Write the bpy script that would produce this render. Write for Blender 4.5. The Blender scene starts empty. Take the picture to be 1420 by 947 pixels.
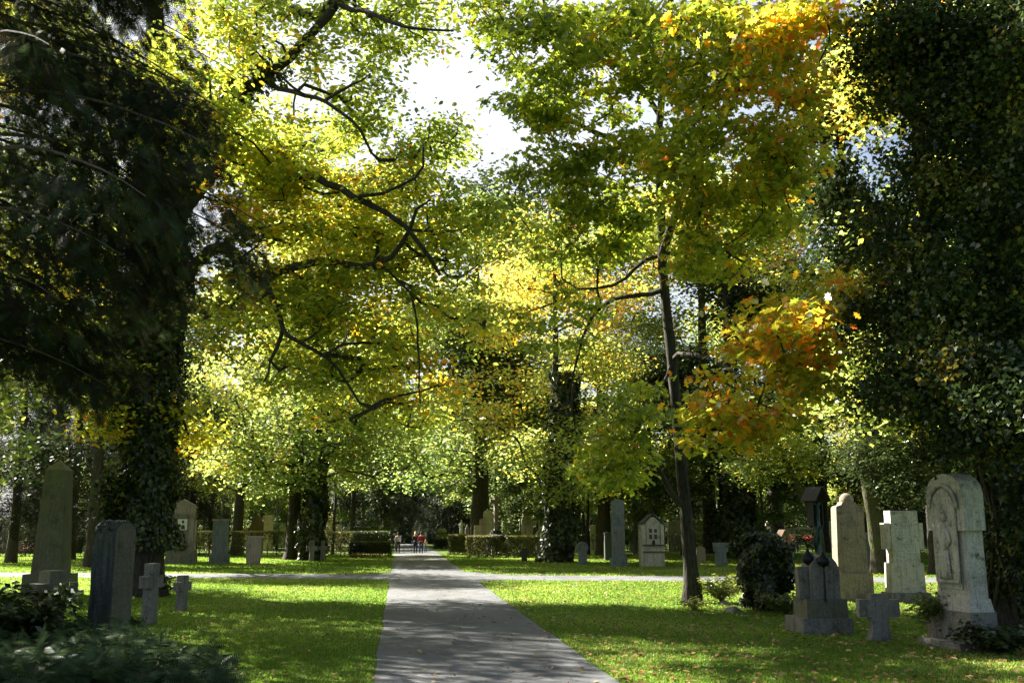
import bpy, bmesh, math, random
import numpy as np
from mathutils import Vector, Matrix
random.seed(7); rng = np.random.default_rng(11)
PI = math.pi
scene = bpy.context.scene
COL = scene.collection
# ------------------------------------------------------------------ camera
EYE = 2.1; FPX = 1380.0; PITCH = math.atan(254.5/1380); YAW = math.atan(157/1403.0)
cam_d = bpy.data.cameras.new('camera'); cam = bpy.data.objects.new('camera', cam_d); COL.objects.link(cam)
cam.location = (0, 0, EYE); cam.rotation_euler = (PI/2+PITCH, 0, -YAW)
cam_d.lens = 36*FPX/1420; cam_d.sensor_width = 36; cam_d.clip_start = .1; cam_d.clip_end = 2000
scene.camera = cam
SUN_AZ = math.radians(48); SUN_EL = math.radians(38)   # azimuth measured to the left of +Y
Fh = np.array([math.sin(YAW), math.cos(YAW), 0]); Rt = np.array([math.cos(YAW), -math.sin(YAW), 0]); Zu = np.array([0, 0, 1.])
def ray(px, py):
    d = Rt*(px-710) + (Fh*math.cos(PITCH)+Zu*math.sin(PITCH))*FPX + (Zu*math.cos(PITCH)-Fh*math.sin(PITCH))*(473.5-py)
    return d
def P(px, py, D):                      # point seen at (px,py) of the survey photo, D metres ahead
    d = ray(px, py); d = d/np.dot(d, Fh)
    return np.array([0, 0, EYE]) + d*D
def G(px, py):                         # ground point
    d = ray(px, py); t = -EYE/d[2]
    return np.array([0, 0, EYE]) + d*t
def fw(p): return float(np.dot(p, Fh))
def MPP(D): return D/1403.0            # metres per photo pixel at depth D
# ------------------------------------------------------------------ helpers
def setp(o, label=None, cat=None, group=None, kind=None):
    if label: o['label'] = label
    if cat: o['category'] = cat
    if group: o['group'] = group
    if kind: o['kind'] = kind
    return o
def empty(name, loc, rz=0, label=None, cat=None, group=None):
    o = bpy.data.objects.new(name, None); COL.objects.link(o); o.empty_display_size = .2
    o.location = tuple(loc); o.rotation_euler = (0, 0, rz)
    return setp(o, label, cat, group)
def link(name, me, mat, parent=None, loc=None, rz=0):
    o = bpy.data.objects.new(name, me); COL.objects.link(o)
    if mat is not None:
        for m in (mat if isinstance(mat, (list, tuple)) else [mat]):
            if len(me.materials) < (len(mat) if isinstance(mat, (list, tuple)) else 1): me.materials.append(m)
    if parent: o.parent = parent
    if loc is not None: o.location = tuple(loc)
    o.rotation_euler = (0, 0, rz)
    return o
def bobj(name, bm, mat, parent=None, loc=None, rz=0, smooth=False, bevel=0):
    if bevel:
        es = [e for e in bm.edges if len(e.link_faces) == 2 and e.calc_face_angle(0) > .5]
        try: bmesh.ops.bevel(bm, geom=es, offset=bevel, segments=2, profile=.6, affect='EDGES', clamp_overlap=True)
        except Exception: pass
    me = bpy.data.meshes.new(name); bm.normal_update(); bm.to_mesh(me); bm.free()
    if smooth:
        for p in me.polygons: p.use_smooth = True
    return link(name, me, mat, parent, loc, rz)
def box(bm, w, d, h, c=(0, 0, 0), tx=1, ty=1, rot=None):       # base centre c
    vs = []
    for z, sx, sy in ((0, 1, 1), (h, tx, ty)):
        for x, y in ((-1, -1), (1, -1), (1, 1), (-1, 1)):
            v = Vector((x*w/2*sx, y*d/2*sy, z))
            if rot: v = rot @ v
            vs.append(bm.verts.new(v+Vector(c)))
    for f in ((3, 2, 1, 0), (4, 5, 6, 7), (0, 1, 5, 4), (1, 2, 6, 5), (2, 3, 7, 6), (3, 0, 4, 7)):
        bm.faces.new([vs[i] for i in f])
    return bm
def prism(bm, pts, d, y0=0, c=(0, 0, 0)):                       # outline in XZ (ccw seen from the front), depth d
    a = [bm.verts.new((x+c[0], y0-d/2+c[1], z+c[2])) for x, z in pts]
    b = [bm.verts.new((x+c[0], y0+d/2+c[1], z+c[2])) for x, z in pts]
    bm.faces.new(a); bm.faces.new(b[::-1])
    n = len(pts)
    for i in range(n): bm.faces.new((a[i], b[i], b[(i+1) % n], a[(i+1) % n])[::-1])
    return bm
def lathe(bm, prof, n=16, c=(0, 0, 0)):
    rings = []
    for r, z in prof:
        rings.append([bm.verts.new((c[0]+r*math.cos(2*PI*k/n), c[1]+r*math.sin(2*PI*k/n), c[2]+z)) for k in range(n)])
    for a, b in zip(rings, rings[1:]):
        for k in range(n): bm.faces.new((a[k], a[(k+1) % n], b[(k+1) % n], b[k]))
    bm.faces.new(rings[0][::-1]); bm.faces.new(rings[-1])
    return bm
def tube(bm, pts, rad, n=8):
    pts = [Vector(p) for p in pts]; rings = []
    if not hasattr(rad, '__len__'): rad = [rad]*len(pts)
    for i, p in enumerate(pts):
        t = (pts[min(i+1, len(pts)-1)]-pts[max(i-1, 0)]).normalized()
        u = t.orthogonal().normalized() if i == 0 else (u-t*u.dot(t)).normalized()
        w = t.cross(u)
        rings.append([bm.verts.new(p+(u*math.cos(2*PI*k/n)+w*math.sin(2*PI*k/n))*rad[i]) for k in range(n)])
    for a, b in zip(rings, rings[1:]):
        for k in range(n): bm.faces.new((a[k], a[(k+1) % n], b[(k+1) % n], b[k]))
    bm.faces.new(rings[0][::-1]); bm.faces.new(rings[-1])
    return bm
def NB(): return bmesh.new()
# ------------------------------------------------------------------ materials
def newmat(name):
    m = bpy.data.materials.new(name); m.use_nodes = True; nt = m.node_tree; nt.nodes.clear()
    return m, nt, nt.nodes, nt.links
def ramp(nt, stops, fac):
    r = nt.nodes.new('ShaderNodeValToRGB'); cr = r.color_ramp
    while len(cr.elements) < len(stops): cr.elements.new(.5)
    for e, (p, c) in zip(cr.elements, stops): e.position = p; e.color = (*c, 1)
    nt.links.new(fac, r.inputs['Fac']); return r.outputs['Color']
def noise(nt, scale, detail=4, coord='Object', vec=None, rough=.6, mscale=None):
    n = nt.nodes.new('ShaderNodeTexNoise'); n.inputs['Scale'].default_value = scale; n.inputs['Detail'].default_value = detail
    n.inputs['Roughness'].default_value = rough
    if vec is None:
        tc = nt.nodes.new('ShaderNodeTexCoord') if coord == 'Object' else nt.nodes.new('ShaderNodeNewGeometry')
        vec = tc.outputs['Object'] if coord == 'Object' else tc.outputs['Position']
    if mscale:
        mp = nt.nodes.new('ShaderNodeMapping'); mp.inputs['Scale'].default_value = mscale; nt.links.new(vec, mp.inputs['Vector']); vec = mp.outputs['Vector']
    nt.links.new(vec, n.inputs['Vector']); return n.outputs['Fac']
def mix(nt, a, b, fac, mode='MIX'):
    m = nt.nodes.new('ShaderNodeMix'); m.data_type = 'RGBA'; m.blend_type = mode
    def s(i, v):
        if hasattr(v, 'is_linked') or hasattr(v, 'links'): nt.links.new(v, m.inputs[i])
        elif isinstance(v, (int, float)): m.inputs[i].default_value = v
        else: m.inputs[i].default_value = (*v, 1)
    s(0, fac); s(6, a); s(7, b); return m.outputs[2]
def bump(nt, h, strength=.3, dist=.02):
    b = nt.nodes.new('ShaderNodeBump'); b.inputs['Strength'].default_value = strength; b.inputs['Distance'].default_value = dist
    nt.links.new(h, b.inputs['Height']); return b.outputs['Normal']
def stone_mat(name, c1, c2, moss=(.05, .065, .025), mossamt=.5, rough=.85, bs=.35, streak=True):
    m, nt, N, L = newmat(name)
    big = noise(nt, 2.2, 5); fine = noise(nt, 45, 4); mid = noise(nt, 9, 6)
    c = ramp(nt, [(.3, c1), (.7, c2)], mid)
    c = mix(nt, c, (.02, .022, .018), ramp(nt, [(.52, (0, 0, 0)), (.75, (.6, .6, .6))], big))
    if streak:
        st = noise(nt, 3, 5, mscale=(6, 6, .5))
        c = mix(nt, c, tuple(x*.35 for x in c1), ramp(nt, [(.5, (0, 0, 0)), (.72, (.65, .65, .65))], st))
    mo = noise(nt, 5.5, 6)
    c = mix(nt, c, moss, ramp(nt, [(.62-.14*mossamt, (0, 0, 0)), (.72, (.8, .8, .8))], mo))
    sp = ramp(nt, [(.35, (.6, .6, .6)), (.65, (1.15, 1.15, 1.15))], fine); c = mix(nt, c, sp, 1.0, 'MULTIPLY')
    b = N.new('ShaderNodeBsdfPrincipled'); o = N.new('ShaderNodeOutputMaterial')
    L.new(c, b.inputs['Base Color']); b.inputs['Roughness'].default_value = rough
    L.new(bump(nt, mix(nt, fine, mid, .5), bs, .02), b.inputs['Normal'])
    L.new(b.outputs[0], o.inputs[0]); return m
def plain(name, c, rough=.6, metal=0, var=.25, bs=.15, scale=20):
    m, nt, N, L = newmat(name); n = noise(nt, scale, 4)
    col = ramp(nt, [(.3, tuple(x*(1-var) for x in c)), (.7, tuple(min(1, x*(1+var)) for x in c))], n)
    b = N.new('ShaderNodeBsdfPrincipled'); o = N.new('ShaderNodeOutputMaterial')
    L.new(col, b.inputs['Base Color']); b.inputs['Roughness'].default_value = rough; b.inputs['Metallic'].default_value = metal
    L.new(bump(nt, n, bs, .01), b.inputs['Normal']); L.new(b.outputs[0], o.inputs[0]); return m
def leaf_mat(name, stops, trans=.55, gloss=.06, sat_var=.12, tcol=1.6, shift=(1, 1, 1)):
    m, nt, N, L = newmat(name)
    at = N.new('ShaderNodeAttribute'); at.attribute_name = 'tint'
    oi = N.new('ShaderNodeObjectInfo')
    a = N.new('ShaderNodeMath'); a.operation = 'MULTIPLY_ADD'; L.new(oi.outputs['Random'], a.inputs[0]); a.inputs[1].default_value = sat_var; L.new(at.outputs['Fac'], a.inputs[2])
    s = N.new('ShaderNodeMath'); s.operation = 'SUBTRACT'; L.new(a.outputs[0], s.inputs[0]); s.inputs[1].default_value = sat_var/2
    c = ramp(nt, stops, s.outputs[0])
    tc = mix(nt, c, (tcol*shift[0], tcol*shift[1], tcol*shift[2]), 1.0, 'MULTIPLY')
    d = N.new('ShaderNodeBsdfDiffuse'); t = N.new('ShaderNodeBsdfTranslucent'); g = N.new('ShaderNodeBsdfGlossy')
    g.inputs['Roughness'].default_value = .35; g.inputs['Color'].default_value = (1, 1, 1, 1)
    L.new(c, d.inputs['Color']); L.new(tc, t.inputs['Color'])
    m1 = N.new('ShaderNodeMixShader'); m1.inputs[0].default_value = trans; L.new(d.outputs[0], m1.inputs[1]); L.new(t.outputs[0], m1.inputs[2])
    m2 = N.new('ShaderNodeMixShader'); m2.inputs[0].default_value = gloss; L.new(m1.outputs[0], m2.inputs[1]); L.new(g.outputs[0], m2.inputs[2])
    o = N.new('ShaderNodeOutputMaterial'); L.new(m2.outputs[0], o.inputs[0]); return m
def bark_mat(name, c1, c2, moss=0):
    m, nt, N, L = newmat(name)
    n = noise(nt, 6, 6, mscale=(4, 4, .7)); n2 = noise(nt, 1.5, 4)
    c = ramp(nt, [(.35, c1), (.65, c2)], n)
    if moss: c = mix(nt, c, (.07, .085, .015), ramp(nt, [(.45, (0, 0, 0)), (.6, (moss, moss, moss))], n2))
    b = N.new('ShaderNodeBsdfPrincipled'); o = N.new('ShaderNodeOutputMaterial')
    L.new(c, b.inputs['Base Color']); b.inputs['Roughness'].default_value = .95
    L.new(bump(nt, n, 1.0, .06), b.inputs['Normal']); L.new(b.outputs[0], o.inputs[0]); return m
M = {}
M['grey'] = stone_mat('grey_stone', (.19, .175, .15), (.30, .275, .235))
M['dark'] = stone_mat('dark_stone', (.045, .05, .05), (.09, .095, .09), mossamt=.7)
M['slab'] = stone_mat('slab_front', (.13, .12, .09), (.19, .17, .13), mossamt=.2)
M['tan'] = stone_mat('tan_stone', (.28, .22, .15), (.38, .30, .21), mossamt=.3)
M['pale'] = stone_mat('pale_stone', (.44, .41, .35), (.6, .56, .48), mossamt=.25)
M['cream'] = stone_mat('cream_stone', (.5, .44, .33), (.62, .56, .43), mossamt=.1)
M['pink'] = stone_mat('pink_stone', (.36, .29, .27), (.46, .38, .35), mossamt=.1)
M['mossy'] = stone_mat('mossy_stone', (.14, .14, .10), (.21, .20, .14), moss=(.16, .15, .05), mossamt=1.2)
M['brown'] = stone_mat('brown_stone', (.12, .08, .05), (.17, .12, .08), mossamt=.2)
M['blue'] = stone_mat('blue_grey_stone', (.15, .165, .175), (.22, .24, .25), mossamt=.2)
M['iron'] = plain('dark_iron', (.02, .022, .025), .5, .6)
M['bronze'] = plain('green_bronze', (.05, .09, .085), .6, .3)
M['gold'] = plain('dull_gold', (.35, .25, .08), .45, .5)
M['wood'] = plain('weathered_wood', (.10, .055, .03), .85)
M['darkwood'] = plain('dark_wood', (.06, .052, .042), .85)
M['white'] = plain('white_paint', (.75, .74, .72), .5)
def inscribed(name, c1, rows=16):
    m = stone_mat(name, c1, tuple(x*1.3 for x in c1), mossamt=.1); nt = m.node_tree; N = nt.nodes; L = nt.links
    tc = N.new('ShaderNodeTexCoord'); sp = N.new('ShaderNodeSeparateXYZ'); cb = N.new('ShaderNodeCombineXYZ'); L.new(tc.outputs['Object'], sp.inputs[0]); L.new(sp.outputs[0], cb.inputs[0]); L.new(sp.outputs[2], cb.inputs[1])
    br = N.new('ShaderNodeTexBrick'); L.new(cb.outputs[0], br.inputs['Vector']); br.inputs['Scale'].default_value = 1; br.inputs['Brick Width'].default_value = .033; br.inputs['Row Height'].default_value = .085
    br.inputs['Mortar Size'].default_value = .012; br.inputs['Mortar Smooth'].default_value = .3
    inv = N.new('ShaderNodeMath'); inv.operation = 'SUBTRACT'; inv.inputs[0].default_value = 1; L.new(br.outputs['Fac'], inv.inputs[1])
    n = noise(nt, 14, 3, vec=cb.outputs[0], mscale=(2, 1, 1)); g = ramp(nt, [(.42, (0, 0, 0)), (.55, (.55, .55, .55))], n)
    mu = N.new('ShaderNodeMath'); mu.operation = 'MULTIPLY'; L.new(inv.outputs[0], mu.inputs[0]); L.new(g, mu.inputs[1])
    b = [x for x in N if x.type == 'BSDF_PRINCIPLED'][0]; src = b.inputs['Base Color'].links[0].from_socket
    L.new(mix(nt, src, (.04, .038, .035), mu.outputs[0]), b.inputs['Base Color']); return m
M['ins_grey'] = inscribed('inscribed_grey', (.17, .17, .155)); M['ins_slab'] = inscribed('inscribed_brown', (.14, .125, .095)); M['ins_tan'] = inscribed('inscribed_tan', (.3, .24, .165)); M['ins_pale'] = inscribed('inscribed_pale', (.44, .43, .39))
M['portrait_opening'] = plain('portrait_tone_and_opening_shade', (.07, .065, .06), .9)  # dark tone of the portrait, and painted shade of the tomb opening
M['bark'] = bark_mat('oak_bark', (.016, .014, .010), (.07, .058, .042))
M['barkmoss'] = bark_mat('mossy_bark', (.03, .024, .015), (.10, .08, .05), .8)
M['barkpale'] = bark_mat('pale_bark', (.10, .10, .09), (.19, .18, .16), .1)
M['barkred'] = bark_mat('conifer_bark', (.05, .038, .028), (.13, .10, .08))
OAK = [(0, (.04, .07, .010)), (.3, (.09, .125, .02)), (.6, (.195, .225, .034)), (.84, (.36, .30, .02)), (.97, (.40, .15, .012))]
MAP = [(0, (.07, .10, .010)), (.35, (.17, .20, .018)), (.62, (.29, .27, .02)), (.8, (.42, .20, .01)), (1, (.35, .07, .01))]
M['oak'] = leaf_mat('oak_leaves', OAK, .70, .04, .1, 3.1)
M['oakfar'] = leaf_mat('distant_oak_leaves', OAK, .70, .04, .24, 3.1, (1, 1, 1.6))  # oak colours with extra blue painted in for distance haze
M['hazy'] = leaf_mat('haze_tinted_leaves', [(0, (.07, .10, .05)), (.5, (.13, .17, .06)), (1, (.24, .26, .06))], .6, .02, .2, 2.0)  # paler leaf colour stands in for haze over the far trees
M['maple'] = leaf_mat('red_oak_leaves', MAP, .70, .05, .05, 3.1)
M['ivy'] = leaf_mat('ivy_leaves', [(0, (.013, .023, .008)), (.6, (.042, .068, .018)), (.93, (.11, .14, .028)), (1, (.25, .19, .03))], .25, .04, .1, 1.6)
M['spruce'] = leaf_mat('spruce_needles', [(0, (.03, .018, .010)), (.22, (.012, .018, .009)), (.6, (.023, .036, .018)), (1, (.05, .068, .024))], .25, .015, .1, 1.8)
M['spruceL'] = leaf_mat('pale_hazed_spruce_needles', [(0, (.07, .11, .07)), (.6, (.15, .20, .10)), (1, (.32, .36, .13))], .35, .05, .2, 1.6)  # pale needles, lightened further to paint the haze of distance
M['hedge'] = leaf_mat('hedge_leaves', [(0, (.05, .06, .018)), (.5, (.15, .155, .045)), (1, (.34, .31, .12))], .35, .03, .1, 1.4)
M['boxhedge'] = leaf_mat('box_hedge_leaves', [(0, (.014, .025, .010)), (1, (.08, .11, .03))], .3, .03, .1, 1.4)
M['lime'] = leaf_mat('bright_shrub_leaves', [(0, (.10, .16, .03)), (1, (.38, .42, .07))], .5, .1, .1, 1.6)
M['juniper'] = leaf_mat('juniper_needles', [(0, (.022, .042, .02)), (1, (.08, .125, .05))], .25, .01, .1, 1.4)
M['rhodo'] = leaf_mat('rhododendron_leaves', [(0, (.016, .032, .010)), (1, (.06, .09, .02))], .2, .05, .1, 1.4)
M['fern'] = leaf_mat('fern_leaves', [(0, (.05, .09, .02)), (1, (.20, .22, .03))], .5, .06, .1, 1.7)
M['grass'] = leaf_mat('grass_blades', [(0, (.075, .14, .014)), (.5, (.15, .235, .028)), (1, (.31, .34, .08))], .5, .012, .02, 2.0)
M['fallen'] = leaf_mat('dead_leaves', [(0, (.12, .06, .025)), (.5, (.32, .17, .06)), (1, (.5, .36, .14))], .2, .06, .02, 1.2)
M['flower'] = leaf_mat('flower_petals', [(0, (.35, .02, .02)), (.6, (.5, .08, .03)), (1, (.6, .35, .3))], .4, .05, .02, 1.2)
# ground
def ground_mat():
    m, nt, N, L = newmat('lawn_soil')
    big = noise(nt, .25, 5, 'W'); f = noise(nt, 18, 6, 'W'); f2 = noise(nt, 90, 3, 'W'); md = noise(nt, 2.3, 5, 'W')
    c = ramp(nt, [(.3, (.04, .08, .008)), (.55, (.08, .14, .012)), (.75, (.13, .17, .02))], mix(nt, f, f2, .5))
    c = mix(nt, c, (.10, .10, .03), ramp(nt, [(.5, (0, 0, 0)), (.75, (.5, .5, .5))], md))
    c = mix(nt, c, (.14, .10, .035), ramp(nt, [(.52, (0, 0, 0)), (.7, (.45, .45, .45))], big))
    b = N.new('ShaderNodeBsdfPrincipled'); o = N.new('ShaderNodeOutputMaterial')
    L.new(c, b.inputs['Base Color']); b.inputs['Roughness'].default_value = .95; b.inputs['Specular IOR Level'].default_value = .2
    L.new(bump(nt, mix(nt, f, f2, .5), .7, .05), b.inputs['Normal']); L.new(b.outputs[0], o.inputs[0]); return m
def asphalt_mat():
    m, nt, N, L = newmat('worn_asphalt')
    f = noise(nt, 160, 3, 'W'); md = noise(nt, 1.1, 6, 'W'); f3 = noise(nt, 22, 5, 'W'); lg = noise(nt, .35, 4, 'W', mscale=(3, .6, 1))
    vo = N.new('ShaderNodeTexVoronoi'); vo.feature = 'DISTANCE_TO_EDGE'; vo.inputs['Scale'].default_value = .45; gp = N.new('ShaderNodeNewGeometry'); dn = N.new('ShaderNodeVectorMath'); dn.operation = 'ADD'; nz = N.new('ShaderNodeTexNoise'); nz.inputs['Scale'].default_value = 1.5; L.new(gp.outputs['Position'], nz.inputs['Vector']); L.new(gp.outputs['Position'], dn.inputs[0]); L.new(nz.outputs['Color'], dn.inputs[1]); L.new(dn.outputs[0], vo.inputs['Vector'])
    c = ramp(nt, [(.25, (.105, .11, .118)), (.5, (.165, .17, .178)), (.78, (.25, .255, .26))], f)
    c = mix(nt, c, ramp(nt, [(.3, (.72, .72, .74)), (.7, (1.12, 1.1, 1.06))], md), 1, 'MULTIPLY')
    c = mix(nt, c, ramp(nt, [(.35, (.82, .82, .82)), (.65, (1.1, 1.1, 1.1))], f3), 1, 'MULTIPLY')
    c = mix(nt, c, ramp(nt, [(.4, (.8, .8, .8)), (.6, (1.05, 1.05, 1.05))], lg), 1, 'MULTIPLY')
    c = mix(nt, c, ramp(nt, [(.0, (.55, .55, .55)), (.012, (1, 1, 1))], vo.outputs['Distance']), 1, 'MULTIPLY')
    b = N.new('ShaderNodeBsdfPrincipled'); o = N.new('ShaderNodeOutputMaterial')
    L.new(c, b.inputs['Base Color']); b.inputs['Roughness'].default_value = .85; b.inputs['Specular IOR Level'].default_value = .25
    L.new(bump(nt, f, .3, .006), b.inputs['Normal']); L.new(b.outputs[0], o.inputs[0]); return m
M['ground'] = ground_mat(); M['asphalt'] = asphalt_mat()
# ------------------------------------------------------------------ fast mesh from numpy
def npmesh(name, V, faces_idx, k, tint=None, mat_idx=None):
    me = bpy.data.meshes.new(name); nf = len(faces_idx)
    me.vertices.add(len(V)); me.vertices.foreach_set('co', np.ascontiguousarray(V, dtype=np.float32).ravel())
    me.loops.add(nf*k); me.loops.foreach_set('vertex_index', np.ascontiguousarray(faces_idx, dtype=np.int32).ravel())
    me.polygons.add(nf); me.polygons.foreach_set('loop_start', np.arange(0, nf*k, k, dtype=np.int32))
    if mat_idx is not None: me.polygons.foreach_set('material_index', mat_idx)
    me.update(calc_edges=True)
    if tint is not None:
        a = me.attributes.new('tint', 'FLOAT', 'FACE'); a.data.foreach_set('value', np.ascontiguousarray(tint, dtype=np.float32))
    return me
T_QUAD = np.array([(0, 0, 0), (.3, .5, .06), (0, 1, 0), (-.3, .5, .06)])
T_LEAF = np.array([(0, 0, 0), (.22, .18, .03), (.30, .5, .07), (.15, .85, .02), (0, 1, -.05), (-.15, .85, .02), (-.30, .5, .07), (-.22, .18, .03)])
T_OAK = np.array([(0, -.12, 0), (.10, .12, 0), (.30, .22, .05), (.15, .38, .02), (.40, .58, .08), (.16, .68, .02), (.18, .92, 0), (0, 1.05, -.08),
                  (-.18, .92, 0), (-.16, .68, .02), (-.40, .58, .08), (-.15, .38, .02), (-.30, .22, .05), (-.10, .12, 0)])
T_IVY = np.array([(0, 0, 0), (.28, -.12, .02), (.48, .28, .05), (.2, .5, 0), (0, 1, -.06), (-.2, .5, 0), (-.48, .28, .05), (-.28, -.12, .02)])
T_NEED = np.array([(-.035, 0, 0), (.035, 0, 0), (0, 1, 0)])
def unit(a): return a/np.maximum(np.linalg.norm(a, axis=1, keepdims=True), 1e-9)
def leaves(name, C, size, tmpl, tint, up=.9, droop=.35, tip=None, normal=None, r=rng):
    n = len(C)
    if tip is None:
        az = r.uniform(0, 2*PI, n); tip = np.stack([np.cos(az), np.sin(az), -np.abs(r.normal(droop, .35, n))], 1)
    tip = unit(tip)
    if normal is None: normal = np.stack([r.normal(0, .55, n), r.normal(0, .55, n), np.full(n, up)], 1)
    nn = unit(normal-tip*np.sum(normal*tip, 1, keepdims=True)); sd = np.cross(tip, nn)
    k = len(tmpl); s = np.asarray(size).reshape(-1, 1, 1)*np.ones((n, 1, 1))
    V = C[:, None, :] + s*(tmpl[None, :, 0:1]*sd[:, None] + tmpl[None, :, 1:2]*tip[:, None] + tmpl[None, :, 2:3]*nn[:, None])
    return npmesh(name, V.reshape(-1, 3), np.arange(n*k).reshape(n, k), k, np.clip(tint, 0, 1))
def frond_mesh(name, C, tip, size, tint, pairs=6, hang=.2, r=rng, width=.42):
    """feathery sprays: an axis with pairs of thin needle twigs"""
    n = len(C); tip = unit(tip); nrm = np.stack([r.normal(0, .5, n), r.normal(0, .5, n), np.ones(n)], 1)
    nn = unit(nrm-tip*np.sum(nrm*tip, 1, keepdims=True)); sd = np.cross(tip, nn)
    T = []
    T.append([(-.012, 0, 0), (.012, 0, 0), (0, 1.0, -hang)])
    for i in range(pairs):
        y = .08+.8*i/pairs; L = width*(1-.65*abs(i/pairs-.25))
        for sg in (-1, 1):
            T.append([(0, y-.03, -hang*y*y), (0, y+.035, -hang*y*y), (sg*L, y+L*.75, -hang*y*y-.12*L)])
    T = np.array(T).reshape(-1, 3)
    s = np.asarray(size).reshape(-1, 1, 1)*np.ones((n, 1, 1))
    V = C[:, None, :]+s*(T[None, :, 0:1]*sd[:, None]+T[None, :, 1:2]*tip[:, None]+T[None, :, 2:3]*nn[:, None])
    nf = n*(len(T)//3)
    return npmesh(name, V.reshape(-1, 3), np.arange(n*len(T)).reshape(nf, 3), 3, np.repeat(np.clip(tint, 0, 1), len(T)//3))
# ------------------------------------------------------------------ woody skeletons
def grow(trunk, r0, targets, r=rng, jit=.12, tipr=.014, start=0.0, flare=1.5, pw=2.3, limbs=(), top=.25):
    """trunk: polyline; targets: points to reach. returns bmesh-less mesh data of trunk and limbs"""
    trunk = np.array(trunk, float)
    seg = np.linalg.norm(np.diff(trunk, axis=0), axis=1); L = np.concatenate([[0], np.cumsum(seg)])
    m = max(6, int(L[-1]/.5)); s = np.linspace(0, L[-1], m)
    nodes = [np.array([np.interp(q, L, trunk[:, i]) for i in range(3)]) for q in s]
    par = [i-1 for i in range(m)]; plen = list(s); ntr = m
    ok = [q/L[-1] >= start for q in s]
    given = {}
    for pts_, ra, rb in limbs:
        pts_ = np.array(pts_, float); A = np.array(nodes); pj = int(np.argmin(np.linalg.norm(A-pts_[0], axis=1)))
        pts_ = np.vstack([nodes[pj], pts_]) if np.linalg.norm(nodes[pj]-pts_[0]) > .3 else pts_
        # Catmull-Rom through the points
        Q = np.vstack([2*pts_[0]-pts_[1], pts_, 2*pts_[-1]-pts_[-2]]); cur = []
        for a_ in range(1, len(Q)-2):
            k_ = max(2, int(np.linalg.norm(Q[a_+1]-Q[a_])/.45))
            for b_ in range(1, k_+1):
                u = b_/k_; cur.append(.5*(2*Q[a_]+(Q[a_+1]-Q[a_-1])*u+(2*Q[a_-1]-5*Q[a_]+4*Q[a_+1]-Q[a_+2])*u*u+(3*Q[a_]-Q[a_-1]-3*Q[a_+1]+Q[a_+2])*u**3))
        for q_, pt in enumerate(cur):
            nodes.append(pt+r.normal(0, .03, 3)); par.append(pj); plen.append(plen[pj]*.6+.3); ok.append(True); pj = len(nodes)-1
            given[pj] = ra+(rb-ra)*q_/max(1, len(cur)-1)
    t = np.array(targets)
    d0 = np.min(np.linalg.norm(t[:, None]-np.array(nodes)[None], axis=2), axis=1)
    for ti in np.argsort(d0):
        q = t[ti]; A = np.array(nodes); d = np.linalg.norm(A-q, axis=1)
        dz = A[:, 2]-q[2]
        cost = d+.45*np.array(plen)*.5+np.where(dz > 0, dz*.9, 0)+np.where(np.array(ok), 0, 99)
        j = int(np.argmin(cost)); a = nodes[j]; dist = d[j]; k = max(2, int(dist/.55))
        # leave the parent in the parent's direction, then curve to the target
        pd = nodes[j]-nodes[par[j]] if par[j] >= 0 else np.array([0, 0, 1.])
        pd = pd/(np.linalg.norm(pd)+1e-6)
        if j < ntr: pd = pd*.6
        ctrl = a+(q-a)*.45+pd*dist*.22
        ja = r.normal(0, jit*min(dist, 2.5), 3)
        pj = j
        for i in range(1, k+1):
            u = i/k; pt = (1-u)**2*a+2*u*(1-u)*ctrl+u*u*q+ja*math.sin(PI*u)*.6+r.normal(0, .035, 3)*(u < 1)
            nodes.append(pt); par.append(pj); plen.append(plen[pj]+dist/k); ok.append(True); pj = len(nodes)-1
    n = len(nodes); acc = np.zeros(n); ch = [[] for _ in range(n)]
    for i in range(n-1, -1, -1):
        if acc[i] == 0: acc[i] = tipr**pw
        if par[i] >= 0: acc[par[i]] += acc[i]; ch[par[i]].append(i)
    rad = acc**(1/pw)
    sc = r0*.8/max(rad[0], 1e-6)
    rad = np.where(rad > tipr*1.01, tipr+(rad-tipr)*sc, tipr)
    for i in range(ntr):
        u = i/(ntr-1); rad[i] = max(rad[i], r0*(1-(1-top)*u))
        h = s[i]; rad[i] *= 1+(flare-1)*math.exp(-h/.45)
    for i, g_ in given.items(): rad[i] = max(min(rad[i], g_*1.1), g_)
    V = []; Fc = []
    def chain(c):
        pts = [nodes[i] for i in c]; nr = 12 if rad[c[1]] > .15 else (8 if rad[c[1]] > .06 else 5)
        u = None; prev = None
        for i, p in enumerate(pts):
            tt = pts[min(i+1, len(pts)-1)]-pts[max(i-1, 0)]; tt = tt/(np.linalg.norm(tt)+1e-9)
            if u is None:
                u = np.cross(tt, [0.3, 1, .2]); u /= np.linalg.norm(u)+1e-9
            u = u-tt*np.dot(u, tt); u /= np.linalg.norm(u)+1e-9; w = np.cross(tt, u)
            rr = rad[c[i]] if (i > 0 or c[0] == 0) else min(rad[c[0]], rad[c[1]]*1.15)
            base = len(V)
            for k in range(nr):
                a = 2*PI*k/nr; rk = rr*(1+.10*math.sin(a*3+c[0])+.06*r.normal()*(rr > .1))
                V.append(p+(u*math.cos(a)+w*math.sin(a))*rk)
            if prev is not None:
                for k in range(nr): Fc.append((prev+k, prev+(k+1) % nr, base+(k+1) % nr, base+k))
            prev = base
    stack = [(0, None)]
    while stack:
        i, p = stack.pop(); c = ([p] if p is not None else [])+[i]
        while ch[i]:
            best = (i+1) if (i+1 < ntr and (i+1) in ch[i]) else max(ch[i], key=lambda q: rad[q])
            for q in ch[i]:
                if q != best: stack.append((q, i))
            i = best; c.append(i)
        if len(c) > 1: chain(c)
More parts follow.
